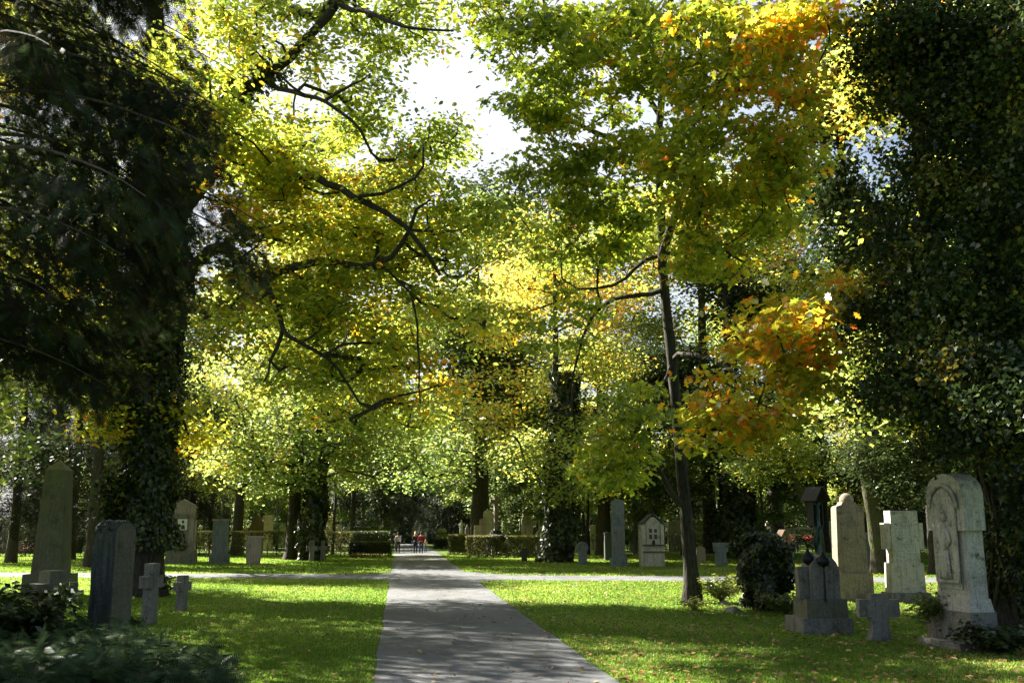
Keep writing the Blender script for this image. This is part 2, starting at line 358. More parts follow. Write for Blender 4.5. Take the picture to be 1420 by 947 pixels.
    me = npmesh('trunk', np.array(V), np.array(Fc), 4)
    me.polygons.foreach_set('use_smooth', np.ones(len(Fc), bool))
    return me, np.array(nodes), np.array(rad)
def ball(n, r=rng, shell=.45):
    d = unit(r.normal(0, 1, (n, 3))); return d*(r.uniform(shell**3, 1, n)**(1/3))[:, None]
def spray(T, per, rad, r=rng, flat=.5):
    o = r.normal(0, 1, (len(T)*per, 3))*np.array([rad, rad, rad*flat])*.62
    return np.repeat(T, per, axis=0)+o
def ivy_on(path, radf, n, size=.13, thick=.18, r=rng, name='ivy'):
    path = np.array(path, float); L = np.concatenate([[0], np.cumsum(np.linalg.norm(np.diff(path, axis=0), axis=1))])
    # clumpy cover
    s = r.uniform(0, 1, n)*L[-1]; a = r.uniform(0, 2*PI, n)
    c = np.stack([np.interp(s, L, path[:, i]) for i in range(3)], 1)
    lump = .5+.5*np.sin(s*2.1+3*np.sin(a+s*.7))*np.sin(a*2+s*1.3)
    rr = radf(s/L[-1])+thick*lump*r.uniform(0, 1, n)**.6*2+.02
    out = np.stack([np.cos(a), np.sin(a), np.zeros(n)], 1)
    C = c+out*rr[:, None]
    tip = out*.35+np.stack([r.normal(0, .5, n), r.normal(0, .5, n), np.full(n, -.8)], 1)
    nr = out+r.normal(0, .35, (n, 3))+np.array([0, 0, .3])
    return leaves(name, C, r.uniform(.6, 1.2, n)*size, T_IVY, r.uniform(0, 1, n)**1.5, tip=tip, normal=nr)

# ------------------------------------------------------------------ ground, paths
def sheet(name, pts, z, mat, **kw):
    bm = NB(); bm.faces.new([bm.verts.new((p[0], p[1], z)) for p in pts])
    return setp(bobj(name, bm, mat), kind='structure', **kw)
bm = NB(); S_ = 900
vs = [bm.verts.new(p) for p in ((-S_, -100, 0), (S_, -100, 0), (S_, 1500, 0), (-S_, 1500, 0))]; bm.faces.new(vs)
setp(bobj('ground', bm, M['ground']), kind='structure')
def lx(py): return 554-.17*(py-728)
def rx(py): return 554+1.392*(py-728)
XL = G(lx(870), 870)[0]; XR = G(rx(870), 870)[0]
# cross path, slightly oblique
cA, cB = G(0, 800.2), G(1420, 809.0); cC, cD = G(1420, 801.2), G(0, 793.6)
def lineY(a, b, x): return a[1]+(b[1]-a[1])*(x-a[0])/(b[0]-a[0])
def near_y(x): return lineY(cA, cB, x)
def far_y(x): return lineY(cD, cC, x)
def strip(name, xs, e0, e1, z, mat):
    bm = NB(); prev = None
    for x in xs:
        a = bm.verts.new((x, e0(x), z)); b = bm.verts.new((x, e1(x), z))
        if prev: bm.faces.new((prev[0], a, b, prev[1]))
        prev = (a, b)
    return setp(bobj(name, bm, mat), kind='structure')
# slightly wandering edges
def wob(t, k=0): return .02*math.sin(t*.9+k)+.012*math.sin(t*2.3+2*k)
def xl(y): return XL+wob(y, 1)
def xr(y): return XR+wob(y, 3)
bm = NB(); prev = None
for y in np.arange(4, 190, .3):
    a = bm.verts.new((xl(y), y, .004)); b = bm.verts.new((xr(y), y, .004))
    if prev: bm.faces.new((prev[0], prev[1], b, a))
    prev = (a, b)
setp(bobj('footpath', bm, M['asphalt']), kind='structure')
strip('crossing_footpath', np.arange(-90, 90, .4), lambda x: near_y(x)+wob(x, 5), lambda x: far_y(x)+wob(x, 8), .008, M['asphalt'])
fill = []
for (cx, sgn, nearside, R_) in ((XL, -1, True, 1.2), (XR, 1, True, 2.2), (XL, -1, False, 2.2), (XR, 1, False, 4.0)):
    ey = near_y(cx) if nearside else far_y(cx); sy = -1 if nearside else 1
    ax = cx+sgn*R_; ay = ey+sy*R_      # arc centre
    pts = [(cx, ey)]
    for k in range(13):
        a = k/12*PI/2; pts.append((ax-sgn*R_*math.cos(a), ay-sy*R_*math.sin(a)))
    pts = [(cx-sgn*.3, ey-sy*.3), (cx-sgn*.3, ay)]+pts[1:]+[(ax, ey-sy*.3)]
    fill.append((cx, sgn, ey, sy, R_))
    if sgn*sy < 0: pass
    sheet('path_corner', pts if sgn*sy > 0 else pts[::-1], .006, M['asphalt'])
def on_path(x, y):
    r_ = ((x > XL-.02) & (x < XR+.02)) | ((y > near_y(x)) & (y < far_y(x)))
    for cx, sgn, ey, sy, R_ in fill:
        u = (x-cx)*sgn; v = (y-ey)*sy
        inside = (u > 0) & (u < R_) & (v > 0) & (v < R_) & ((u-R_)**2+(v-R_)**2 > R_*R_)
        r_ |= inside
    return r_
# grass blades
def grass():
    n = 900000
    D = 12.2+(rng.uniform(0, 1, n)**1.6)*62; lat = rng.uniform(-1, 1, n)*(D*.56+1.5)
    x = Fh[0]*D+Rt[0]*lat; y = Fh[1]*D+Rt[1]*lat
    keep = ~on_path(x, y) & (rng.uniform(0, 1, n) < np.clip(.35+.65*np.sin(x*1.3+np.sin(y*.9)*2)*np.sin(y*1.1+np.sin(x*.7)), .45, 1))
    x, y, D = x[keep], y[keep], D[keep]; n = len(x)
    h = rng.uniform(.018, .055, n)*(1+(D > 38)*.2); w = np.maximum(.006, .0006*D)*rng.uniform(.8, 1.5, n)
    C = np.stack([x, y, np.zeros(n)], 1)
    a = rng.uniform(0, 2*PI, n); sd = np.stack([np.cos(a), np.sin(a), np.zeros(n)], 1)
    lean = rng.normal(0, .45, (n, 2))*h[:, None]
    tip = C+np.stack([lean[:, 0], lean[:, 1], h], 1)
    V = np.stack([C-sd*w[:, None], C+sd*w[:, None], tip], 1).reshape(-1, 3)
    tint = np.clip(.45+.25*np.sin(x*.8+1.3*np.sin(y*.6))*np.sin(y*.5)+rng.normal(0, .12, n), 0, 1)
    me = npmesh('grass', V, np.arange(n*3).reshape(n, 3), 3, tint)
    setp(link('grass', me, M['grass']), 'short sunlit lawn grass growing on both sides of the path', 'grass', kind='stuff')
grass()
def fallen():
    n = 42000
    D = 13+(rng.uniform(0, 1, n)**1.3)*65; lat = rng.uniform(-1, 1, n)*(D*.55+1)
    x = Fh[0]*D+Rt[0]*lat; y = Fh[1]*D+Rt[1]*lat
    op = on_path(x, y)
    # more leaves towards the right lawn, few on asphalt
    wgt = np.where(op, .10, np.clip(.25+.05*(x-2)+.3*(np.abs(x-XR-.3) < .5)+.2*(D > 42)*(x > 3), .12, 1))
    k = rng.uniform(0, 1, n) < wgt; x, y, D, op = x[k], y[k], D[k], op[k]; n = len(x)
    C = np.stack([x, y, np.where(op, .016, .05)+rng.uniform(0, .015, n)], 1)
    tip = np.stack([rng.normal(0, 1, n), rng.normal(0, 1, n), rng.normal(0, .15, n)], 1)
    nr = np.stack([rng.normal(0, .3, n), rng.normal(0, .3, n), np.ones(n)], 1)
    me = leaves('fallen_leaves', C, rng.uniform(.05, .11, n), T_OAK, rng.uniform(0, 1, n), tip=tip, normal=nr)
    setp(link('fallen_leaves', me, M['fallen']), 'brown and tan leaves scattered over the lawn and path edges', 'fallen leaves', kind='stuff')
fallen()
# ------------------------------------------------------------------ trees
def lobe_targets(lobes, r=rng):
    T = []; ti = []
    for lb in lobes:
        px, py, D, rx_, ry_, rz_, n = lb[:7]; off = lb[7] if len(lb) > 7 else 0
        c = P(px, py, D); b = ball(n, r)
        T.append(c+b[:, :1]*rx_*MPP(D)*Rt+b[:, 1:2]*ry_*MPP(D)*Zu+b[:, 2:3]*rz_*Fh); ti += [off]*n
    return np.vstack(T), np.array(ti, float)
def hero(name, trunk, r0, lobes, leafmat, per, rad, size, tmpl, tint0, bark, label, cat, group=None, limbs=(), start=.2, seed=1, flat=.5, flare=1.5, pertip=None, tipr=.014, droop=.35, tsd=.16, extra=0, top=.25, ctd=.10):
    r = np.random.default_rng(seed); T, off = lobe_targets(lobes, r)
    trunk = np.array(trunk); base = np.array([trunk[0][0], trunk[0][1], 0])
    T[:, 2] = np.maximum(T[:, 2], 1.2)
    me, nodes, rads = grow(trunk-base, r0, T-base, r, start=start, flare=flare, limbs=[(np.array(l[0])-base, l[1], l[2]) for l in limbs], tipr=tipr, top=top)
    root = empty(name, base, 0, label, cat, group)
    link('trunk', me, bark, root)
    Tl = T-base; ct = r.normal(0, ctd, len(Tl))
    C = spray(Tl, per, rad, r, flat); tt = np.repeat(off+ct, per)+tint0+r.normal(0, tsd, len(C))
    if extra:    # leaves along the thin twigs as well
        idx = np.where(rads < tipr*1.6)[0]; pick = r.choice(idx, extra); C2 = nodes[pick]+r.normal(0, .18, (extra, 3)); C = np.vstack([C, C2]); 
        nn = np.argmin(np.linalg.norm(nodes[pick][:, None, :2]-Tl[None, :, :2], axis=2), axis=1) if extra < 9000 else r.integers(0, len(Tl), extra)
        tt = np.concatenate([tt, off[nn]+tint0+r.normal(0, tsd, extra)])
    keep = C[:, 2] > .3; C = C[keep]; tt = tt[keep]
    me = leaves('crown', C, r.uniform(.7, 1.25, len(C))*size, tmpl, tt, droop=droop, r=r)
    link('crown', me, leafmat, root)
    k5 = 6; Tw = np.repeat(Tl, k5, axis=0); dv = r.normal(0, 1, (len(Tw), 3))*[1, 1, flat]; dv = dv/np.linalg.norm(dv, axis=1, keepdims=True)
    tw = leaves('twigs', Tw, r.uniform(.4, 1.0, len(Tw))*rad*1.3, T_NEED*[.32, 1, 1], np.zeros(len(Tw)), tip=dv, r=r)
    link('twigs', tw, bark, root)
    return root
# --- the big ivy-clad oak on the left
DA = fw(G(205, 826))
A_tr = [P(205, 826, DA)*[1, 1, 0], P(206, 760, DA), P(210, 600, DA), P(222, 400, DA), P(224, 300, DA), P(218, 150, DA+.5), P(215, 0, DA+1), P(225, -130, DA+1)]
A_limbs = [
 ([P(220, 300, DA), P(330, 135, 28.5), P(400, 80, 27.5), P(470, 8, 27), P(540, -50, 26.5)], .21, .08),
 ([P(222, 350, DA), P(300, 232, 28.5), P(345, 222, 28), P(420, 240, 27), P(490, 272, 26.5), P(560, 312, 26.5), P(610, 380, 27)], .21, .05),
 ([P(222, 420, DA), P(300, 345, 28.5), P(360, 383, 28), P(440, 362, 27.5), P(520, 367, 27), P(555, 340, 27), P(580, 290, 26.5)], .20, .05),
 ([P(365, 384, 28), P(388, 440, 27.5), P(398, 465, 27), P(450, 492, 27), P(500, 560, 27)], .08, .03),
 ([P(395, 462, 27.2), P(375, 500, 27), P(365, 530, 27)], .05, .025),
 ([P(375, 120, 28), P(450, 142, 26.5), P(500, 180, 26), P(515, 215, 26)], .08, .03),
 ([P(450, 142, 26.5), P(480, 122, 26), P(500, 112, 26)], .05, .03),
 ([P(470, 12, 27), P(520, 18, 26), P(560, 38, 25.5), P(630, 45, 25)], .08, .025),
 ([P(490, 272, 26.5), P(530, 270, 26), P(575, 250, 26), P(588, 205, 26)], .06, .03),
 ([P(535, 375, 27), P(570, 410, 26.5), P(580, 480, 26.5), P(583, 560, 26.5)], .04, .02)]
A_lobes = [(400, 285, 27, 100, 60, 3, 44, .05), (560, 290, 26.5, 100, 78, 3, 74), (390, 450, 27.5, 110, 95, 3, 70), (520, 440, 27, 110, 95, 3, 66), (450, 360, 27, 140, 60, 3, 34), (300, 390, 27.5, 80, 80, 2, 28),
 (470, 550, 27.5, 90, 50, 2, 30), (580, 540, 27.5, 55, 60, 2, 20, .08), (500, 150, 26, 45, 50, 1.5, 20, -.1), (545, 60, 26, 80, 40, 1.5, 16, -.1), (440, 90, 26, 40, 40, 1.5, 8, -.05), (600, 195, 26.5, 60, 28, 1.5, 16, -.12), (370, 40, 26.5, 60, 60, 2, 18), (540, 14, 25.5, 110, 26, 1.5, 20, -.08),
 (430, 200, 27, 50, 30, 1.5, 7), (340, 300, 28, 30, 40, 1.5, 9, .35), (150, 550, 29.5, 32, 75, 1.2, 16, .08), (270, 570, 29, 32, 60, 1.2, 12, .05), (150, 430, 30, 40, 60, 1.5, 10),
 (640, 330, 27, 55, 60, 2, 18), (640, 440, 28, 50, 60, 2, 14), (250, -140, 33, 260, 110, 6, 110), (480, -170, 28, 160, 90, 4, 44), (90, 350, 33, 110, 120, 3, 18)]
A_lobes = [(l[0], l[1], l[2]+(2.3 if l[2] < 29.5 else 0))+tuple(l[3:]) for l in A_lobes]
A_lobes += [(420, 230, 34, 90, 70, 3, 40, -.05), (520, 320, 34, 80, 70, 3, 40, -.05), (330, 170, 35, 80, 80, 3, 20), (325, 190, 25.5, 45, 50, 2.5, 30), (235, 150, 24.5, 80, 90, 2.5, 36), (300, 60, 25, 60, 60, 2, 20), (385, 225, 26.5, 50, 40, 2.5, 24)]  # crown lobes added to cast shade on the lawn
oakA = hero('oak_tree', A_tr, .50, A_lobes, M['oak'], 78, .62, .175, T_LEAF, .56, M['bark'], 'large oak with ivy clad trunk and spreading limbs, on the near left lawn', 'tree', limbs=A_limbs, start=.3, seed=3, flare=1.35, top=.5, flat=.42, tsd=.13)
base = np.array([A_tr[0][0], A_tr[0][1], 0])
ip = [np.array(p)-base for p in A_tr[1:6]]
link('ivy', ivy_on(ip, lambda u: .55-.1*u, 26000, .14, .30), M['ivy'], oakA)
r5 = np.random.default_rng(5)
Ti, _ = lobe_targets([(175, 500, DA-.3, 32, 110, .8, 60), (215, 400, DA-.4, 50, 110, .9, 60), (165, 700, DA-.2, 14, 70, .4, 16), (260, 230, 29, 28, 40, .5, 18), (300, 170, 28.6, 26, 26, .4, 12), (335, 130, 28.4, 24, 20, .4, 9), (370, 105, 28, 20, 10, .3, 4), (300, 232, 28.5, 24, 12, .3, 6), (230, 250, DA, 50, 90, .9, 40)], r5)
C = spray(Ti-base, 140, .36, r5, .9); link('ivy', leaves('ivy', C, r5.uniform(.6, 1.2, len(C))*.15, T_IVY, r5.uniform(0, 1, len(C)), droop=.8, r=r5), M['ivy'], oakA)
# --- the slender red oak on the right
DC = fw(G(960, 836))
C_tr = [P(960, 838, DC)*[1, 1, 0], P(958, 790, DC), P(950, 700, DC), P(941, 600, DC), P(930, 480, DC), P(919, 380, DC), P(918, 328, DC), P(912, 200, DC-.5), P(925, 60, DC-1), P(935, -60, DC-1), P(940, -160, DC-1)]
C_limbs = [
 ([P(918, 345, DC), P(940, 290, DC-.8), P(980, 200, DC-2), P(1040, 110, DC-3.5), P(1110, 40, DC-5)], .12, .04),
 ([P(921, 405, DC), P(890, 408, DC-.2), P(850, 418, DC-.5), P(820, 440, DC-.8), P(800, 500, DC-1), P(790, 540, DC-1)], .075, .02),
 ([P(919, 345, DC), P(880, 372, DC+.2), P(850, 395, DC), P(800, 405, DC), P(740, 430, DC)], .06, .02),
 ([P(950, 708, DC), P(925, 672, DC-.3), P(902, 630, DC-.5), P(875, 625, DC-.6), P(850, 640, DC-.6)], .09, .02),
 ([P(934, 500, DC), P(905, 560, DC-.6), P(880, 600, DC-1), P(866, 680, DC-1)], .05, .015),
 ([P(933, 492, DC), P(965, 492, DC-2), P(1000, 505, DC-4.5), P(1060, 530, DC-7.5), P(1110, 515, DC-8)], .055, .02),
 ([P(919, 350, DC), P(970, 352, DC-.8), P(1000, 375, DC-1), P(1060, 385, DC-1.5)], .05, .02),
 ([P(918, 240, DC), P(860, 200, DC-1), P(800, 170, DC-2), P(740, 150, DC-2.5)], .10, .03),
 ([P(915, 160, DC), P(870, 100, DC-1.5), P(800, 50, DC-3), P(760, 10, DC-4)], .09, .03)]
C_lobes = [(760, 95, 23, 75, 85, 2.5, 44, -.18), (860, 90, 24, 90, 85, 2.5, 48, -.12), (985, 70, 21, 90, 75, 2.5, 40, .0), (1090, 60, 19.5, 85, 80, 2.5, 40, .17), (870, 250, 25, 100, 60, 2.5, 44, -.1), (1000, 225, 22, 100, 75, 2.5, 44, .02),
 (1090, 200, 21, 45, 60, 2, 12, .14), (770, 220, 24, 45, 40, 2, 12, -.15), (810, 330, 27, 90, 55, 2.5, 26, -.1), (850, 640, 26.8, 55, 42, 1.5, 22, -.04), (875, 560, 26.5, 50, 50, 1.5, 12, -.08), (770, 440, 27, 60, 50, 2, 12, -.12),
 (1000, 340, 24, 65, 40, 2, 14, .0), (1085, 465, 19.5, 95, 45, 1.8, 26, .25), (1060, 550, 20, 100, 48, 1.8, 22, .18), (1005, 600, 20.5, 60, 30, 1.4, 9, .14), (1125, 405, 20, 65, 35, 1.6, 10, .24), (1000, 330, 24, 80, 60, 2.5, 20, -.02), (1080, 270, 23, 50, 50, 2, 14, .05), (700, 270, 25, 45, 40, 2, 6, -.15),
 (900, -140, 24, 260, 90, 4, 60, 0), (690, 40, 23, 35, 40, 1.5, 8, -.2)]
red = hero('red_oak_tree', C_tr, .18, C_lobes, M['maple'], 64, .52, .195, T_OAK, .38, M['bark'], 'slender leaning red oak with large yellow and orange leaves, right of the path', 'tree', limbs=C_limbs, start=.25, seed=8, flare=1.75, tipr=.010, droop=.5, tsd=.19, top=.4, flat=.36)
# --- right ivy giant
DD = fw(G(1412, 880))
D_tr = [P(1412, 880, DD)*[1, 1, 0], P(1412, 800, DD), P(1408, 600, DD), P(1385, 300, DD), P(1380, 0, DD), P(1375, -160, DD), P(1370, -300, DD)]
D_lobes = [(1400, 300, 17.4, 62, 190, 1.2, 64), (1300, 180, 18, 50, 150, 1.1, 48), (1290, 400, 17.8, 50, 100, 1.0, 36, .08), (1395, 560, 16.6, 70, 80, 1.0, 46), (1270, 40, 18, 90, 50, 1.3, 34, .1), (1265, 535, 18, 70, 45, 1, 24, .22), (1225, 110, 18.8, 50, 60, 1, 14, .1), (1238, 320, 18.6, 40, 70, 1, 12, .1), (1215, 455, 19, 40, 40, 1, 9, .15), (1330, 520, 17.5, 60, 40, 1, 16, .2), (1330, 600, 18, 50, 30, .8, 10, .1), (1410, 60, 17, 70, 110, 1.5, 50),
 (1440, 720, 18.4, 30, 80, .6, 20), (1350, -180, 17, 200, 110, 3, 50)]
dd = hero('ivy_clad_tree', D_tr, .48, D_lobes, M['ivy'], 210, .40, .092, T_IVY, .42, M['bark'], 'massive tree wholly wrapped in dark ivy, at the right edge behind the tall carved headstone', 'tree', limbs=[([P(1385, 560, DD), P(1320, 430, DD-.2), P(1280, 250, DD+.2), P(1260, 60, DD+.5)], .22, .1)], start=.1, seed=12, flat=.8, droop=.8, tsd=.2, flare=1.6, top=.55, ctd=.27)
base = np.array([D_tr[0][0], D_tr[0][1], 0])
link('ivy', ivy_on([np.array(p)-base for p in [D_tr[0]]+D_tr[2:5]], lambda u: .5-.05*u, 24000, .105, .13), M['ivy'], dd)
bm = NB()
for k in range(16):
    a = random.uniform(-PI, PI); pts = []
    for i in range(12):
        z = i*.33; rr = .52-.04*z/3+.08*random.random(); aa = a+.25*math.sin(i*.6+k)
        pts.append((rr*math.cos(aa), rr*math.sin(aa), z))
    tube(bm, pts, [.035*random.uniform(.5, 1.1)]*12, 6)
bobj('ivy_stem', bm, M['barkmoss'], dd, smooth=True)
# --- leaning ivy column behind the tan stele
DE = 45
E_tr = [P(1222, 790, DE)*[1, 1, 0], P(1215, 735, DE), P(1200, 640, DE), P(1188, 500, DE), P(1170, 330, DE), P(1165, 150, DE), P(1160, 0, DE)]
ee = hero('ivy_clad_tree', E_tr, .36, [(1165, 130, DE, 48, 90, 1.3, 60), (1160, 300, DE, 42, 100, 1.2, 55), (1165, 470, DE, 30, 70, 1, 26), (1220, 300, DE, 40, 120, 1.5, 20, .2), (1110, 200, DE, 40, 90, 1.5, 18)], M['ivy'], 90, .6, .2, T_IVY, .4, M['barkmoss'], 'tall tree with bare leaning trunk and dark ivy above, behind the ball topped stele', 'tree', start=.35, seed=14, flat=.8, droop=.8, tsd=.25)
for (x_, y_, H_) in ((-20, 37, 24), (-31, 31, 25), (-24, 47, 22)):
    pass
# --- near drooping spruce, trunk outside the left edge
def spruce(H, R, z0, nb, step, fr, per, seed, hang=.5, upto=1.0, side=None, lean=0.0):
    r = np.random.default_rng(seed); bm = NB(); C = []; tip = []
    for i in range(nb):
        z = z0+(H-z0)*(i/nb)**1.0*.98; u = (z-z0)/(H-z0); L = R*(1-u)**.75*r.uniform(.75, 1.1)*(1 if side is None else min(1, .42+.58*max(0, z-z0)/2.6))+.25
        a = i*2.399+r.uniform(-.4, .4)
        if side is not None and r.random() < side[2]: a = side[0]+r.uniform(-1, 1)*side[1]
        dx, dy = math.cos(a), math.sin(a); m = max(4, int(L/.45)); pts = []
        for k in range(m+1):
            s = k/m; pts.append((dx*L*s, dy*L*s, z+L*(.12*s-.42*s*s)+.08*L*max(0, s-.7)))
        tube(bm, pts, [.028*(1-.8*k/m)*(.5+L/R) for k in range(m+1)], 5)
        nf = int(per*L)
        s = r.uniform(.12, 1, nf)**.8; px_ = np.interp(s, np.linspace(0, 1, m+1), [p[0] for p in pts]); py_ = np.interp(s, np.linspace(0, 1, m+1), [p[1] for p in pts]); pz_ = np.interp(s, np.linspace(0, 1, m+1), [p[2] for p in pts])
        sg = r.choice([-1, 1], nf); w = r.uniform(0, .32, nf)*L*(1-s*.5)
        lat = np.stack([-dy*sg*w, dx*sg*w, -w*r.uniform(.1, .9, nf)*hang*2-r.uniform(0, hang, nf)*.6], 1)
        C.append(np.stack([px_, py_, pz_], 1)+lat)
        tip.append(np.stack([dx*.5-dy*sg*.8, dy*.5+dx*sg*.8, -hang*r.uniform(.4, 2.4, nf)], 1)+r.normal(0, .25, (nf, 3)))
    C = np.vstack(C); tip = np.vstack(tip)
    me_b = bpy.data.meshes.new('branches'); bm.normal_update(); bm.to_mesh(me_b); bm.free()
    mf = frond_mesh('crown', C, tip, r.uniform(.7, 1.3, len(C))*fr, r.uniform(0, 1, len(C))**1.4, pairs=step, r=r)
    bm = NB(); tube(bm, [(.03*math.sin(z*.7), .03*math.cos(z), z) for z in np.linspace(0, H, 16)], [R*.075*(1.25 if i == 0 else 1)*(1-.93*i/15)+.01 for i in range(16)], 12)
    me_t = bpy.data.meshes.new('trunk'); bm.normal_update(); bm.to_mesh(me_t); bm.free()
    return me_t, me_b, mf
def put(name, meshes, mats, names, loc, rz, label, cat, group=None, sc=1.0, scz=None):
    root = empty(name, loc, rz, label, cat, group); root.scale = (sc, sc, scz or sc)
    for me, mt, nm in zip(meshes, mats, names): link(nm, me, mt, root)
    return root
SPN = ('trunk', 'limbs', 'crown')
nearS = spruce(19, 5.4, 4.9, 98, 7, .25, 100, 21, hang=.6, side=(.35, .9, .5))
pB = P(-150, 900, 14.5)*[1, 1, 0]
put('spruce_tree', nearS, (M['barkred'], M['barkred'], M['spruce']), SPN, pB, 0, 'near dark spruce whose drooping boughs hang over the upper left of the view', 'tree')
# --- shared kinds for the trees farther off
def broad(seed, H, R, zb, nT, per, size, rad=.95, r0=.35, tint=.5, tsd=.16):
    r = np.random.default_rng(seed); lob = []
    for k in range(11):
        u = r.uniform(0, 1); z = zb+(H-zb)*(.12+.8*u); q = R*(.35+.55*math.sin(PI*min(.95, u*.8+.18))); a = k*2.4+r.uniform(-.5, .5)
        lob.append((np.array([q*math.cos(a)*.75, q*math.sin(a)*.75, z]), r.uniform(.30, .48)*R))
    lob.append((np.array([0, 0, H-R*.35]), R*.4))
    T = []; off = []
    for c, s in lob:
        m = nT//12; b = ball(m, r); T.append(c+b*s*np.array([1, 1, .7])); off += [r.normal(0, .08)]*m
    T = np.vstack(T); off = np.array(off)
    tr = [(0, 0, 0), (.05*R*.3, 0, H*.2), (.1, .05, H*.45), (0, .15, H*.7), (.05, .1, H*.88)]
    me, _, _ = grow(tr, r0, T, r, start=zb/H*.8, tipr=.02, flare=1.4)
    C = spray(T, per, rad, r, .5); C = C[C[:, 2] > .3]
    tt = np.repeat(off, per)[:len(C)]+tint+r.normal(0, tsd, len(C))
    return me, leaves('crown', C, r.uniform(.7, 1.25, len(C))*size, T_LEAF if size < .2 else T_QUAD, tt, r=r)
BR = [broad(31, 20, 6.2, 3.0, 340, 84, .25, 1.1), broad(32, 22, 6.5, 3.4, 340, 84, .25, 1.1, .42, .46), broad(33, 17, 5.4, 2.0, 300, 88, .23, 1.0, .28, .58)]
SM = [broad(41, 8, 2.8, 1.0, 120, 90, .2, .6, .12, .55), broad(42, 6, 2.2, .6, 100, 90, .18, .5, .10, .45)]
SP = [spruce(23, 4.6, 3.0, 120, 3, .75, 26, 51, hang=.6), spruce(20, 4.0, 2.2, 110, 3, .7, 28, 52, hang=.85)]
BN = ('trunk', 'crown')
def T_(kind, v, px, D, H, mat, label, group=None, rz=None, bark='bark', name=None):
    loc = P(px, 728, D)*[1, 1, 0]; rz = random.uniform(0, 6.28) if rz is None else rz
    if kind == 'b':
        return put(name or 'broadleaf_tree', BR[v], (M[bark], M[mat]), BN, loc, rz, label, 'tree', group, H/(20, 22, 17)[v])
    if kind == 's':
        return put(name or 'small_tree', SM[v], (M[bark], M[mat]), BN, loc, rz, label, 'small tree', group, H/(8, 6)[v])
    return put(name or 'spruce_tree', SP[v], (M[bark], M[bark], M[mat]), SPN, loc, rz, label, 'tree', group, H/(23, 20)[v])
FG = 'broadleaf trees of the backdrop'; SG = 'conifers of the backdrop'
def with_ivy(root, path, rf, n, size=.24, thick=.35):
    sc = root.scale[0]; base = np.array(root.location)
    link('ivy', ivy_on([(np.array(p)-base)/sc for p in path], lambda u: rf/sc*(1-.3*u), n, size/sc, thick/sc), M['ivy'], root)
def col(px0, D, z1, px1=None):
    b = P(px0, 728, D)*[1, 1, 0]; t = P(px0 if px1 is None else px1, 728, D)*[1, 1, 0]+[0, 0, z1]
    return [b, b*.7+t*.3, b*.35+t*.65, t]
# trees added to shade the ground, most with trunks left of the frame
for (x_, y_, H_, v_, l_) in ((-15.5, 54, 20, 2, 'oak added for shade beyond the left lawn, half hidden behind the ivy clad oak trunk'), (-17, 38, 24, 1, 'tall oak added outside the left edge, casting dappled shade over the left lawn'), (-15.5, 26, 20, 0, 'broad oak added for shade just outside the left edge, level with the slab headstone'), (-34, 40, 25, 1, 'tall broadleaf tree added for shade far outside the left edge, beyond the obelisk')):
    put('broadleaf_tree', BR[v_], (M['bark'], M['boxhedge' if v_ == 2 else 'oakfar']), BN, (x_, y_, 0), x_+1, l_, 'tree', None, H_/(20, 22, 17)[v_])
# left group
T_('c', 0, 20, 58, 19, 'spruce', 'dark conifer at the far left edge, its boughs reaching down over the hedge', SG, bark='barkred')
T_('c', 1, 100, 64, 21, 'spruce', 'thick trunked dark conifer directly behind the obelisk', SG, bark='barkred')
T_('c', 0, 190, 76, 20, 'spruce', 'dark conifer behind the ivy clad oak, left of the portrait stele', SG, bark='barkred')
T_('c', 1, 266, 77, 19, 'spruce', 'dark conifer whose trunk rises just behind the stele with the portrait plaque', SG, bark='barkred')
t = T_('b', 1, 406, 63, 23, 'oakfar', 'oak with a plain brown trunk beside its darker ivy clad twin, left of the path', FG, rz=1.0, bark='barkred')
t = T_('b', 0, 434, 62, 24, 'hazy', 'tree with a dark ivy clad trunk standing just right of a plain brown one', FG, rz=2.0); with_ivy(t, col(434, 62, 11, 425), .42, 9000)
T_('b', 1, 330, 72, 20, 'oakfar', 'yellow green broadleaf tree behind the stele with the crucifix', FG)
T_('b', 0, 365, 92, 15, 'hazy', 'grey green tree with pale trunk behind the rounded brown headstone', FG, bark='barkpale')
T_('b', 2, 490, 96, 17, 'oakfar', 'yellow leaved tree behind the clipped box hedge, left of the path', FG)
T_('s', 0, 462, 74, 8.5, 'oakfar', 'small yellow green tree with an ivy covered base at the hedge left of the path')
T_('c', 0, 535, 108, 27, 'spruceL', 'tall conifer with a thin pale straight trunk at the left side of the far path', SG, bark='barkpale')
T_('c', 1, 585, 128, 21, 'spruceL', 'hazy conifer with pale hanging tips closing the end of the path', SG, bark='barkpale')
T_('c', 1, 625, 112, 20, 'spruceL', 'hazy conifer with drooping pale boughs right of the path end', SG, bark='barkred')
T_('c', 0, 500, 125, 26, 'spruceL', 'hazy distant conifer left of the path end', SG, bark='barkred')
# right group
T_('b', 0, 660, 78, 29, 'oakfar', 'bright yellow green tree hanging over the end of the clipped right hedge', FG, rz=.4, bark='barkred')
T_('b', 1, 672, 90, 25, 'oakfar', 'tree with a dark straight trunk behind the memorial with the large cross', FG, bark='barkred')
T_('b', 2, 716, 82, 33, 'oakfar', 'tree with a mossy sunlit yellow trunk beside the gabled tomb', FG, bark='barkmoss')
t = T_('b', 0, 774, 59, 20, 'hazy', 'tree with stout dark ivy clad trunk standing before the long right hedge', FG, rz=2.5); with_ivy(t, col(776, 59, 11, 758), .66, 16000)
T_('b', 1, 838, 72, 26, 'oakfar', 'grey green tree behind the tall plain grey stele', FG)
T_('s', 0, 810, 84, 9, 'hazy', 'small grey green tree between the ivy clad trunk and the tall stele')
T_('b', 2, 905, 64, 14, 'hazy', 'low olive tree behind the white mausoleum stone', FG)
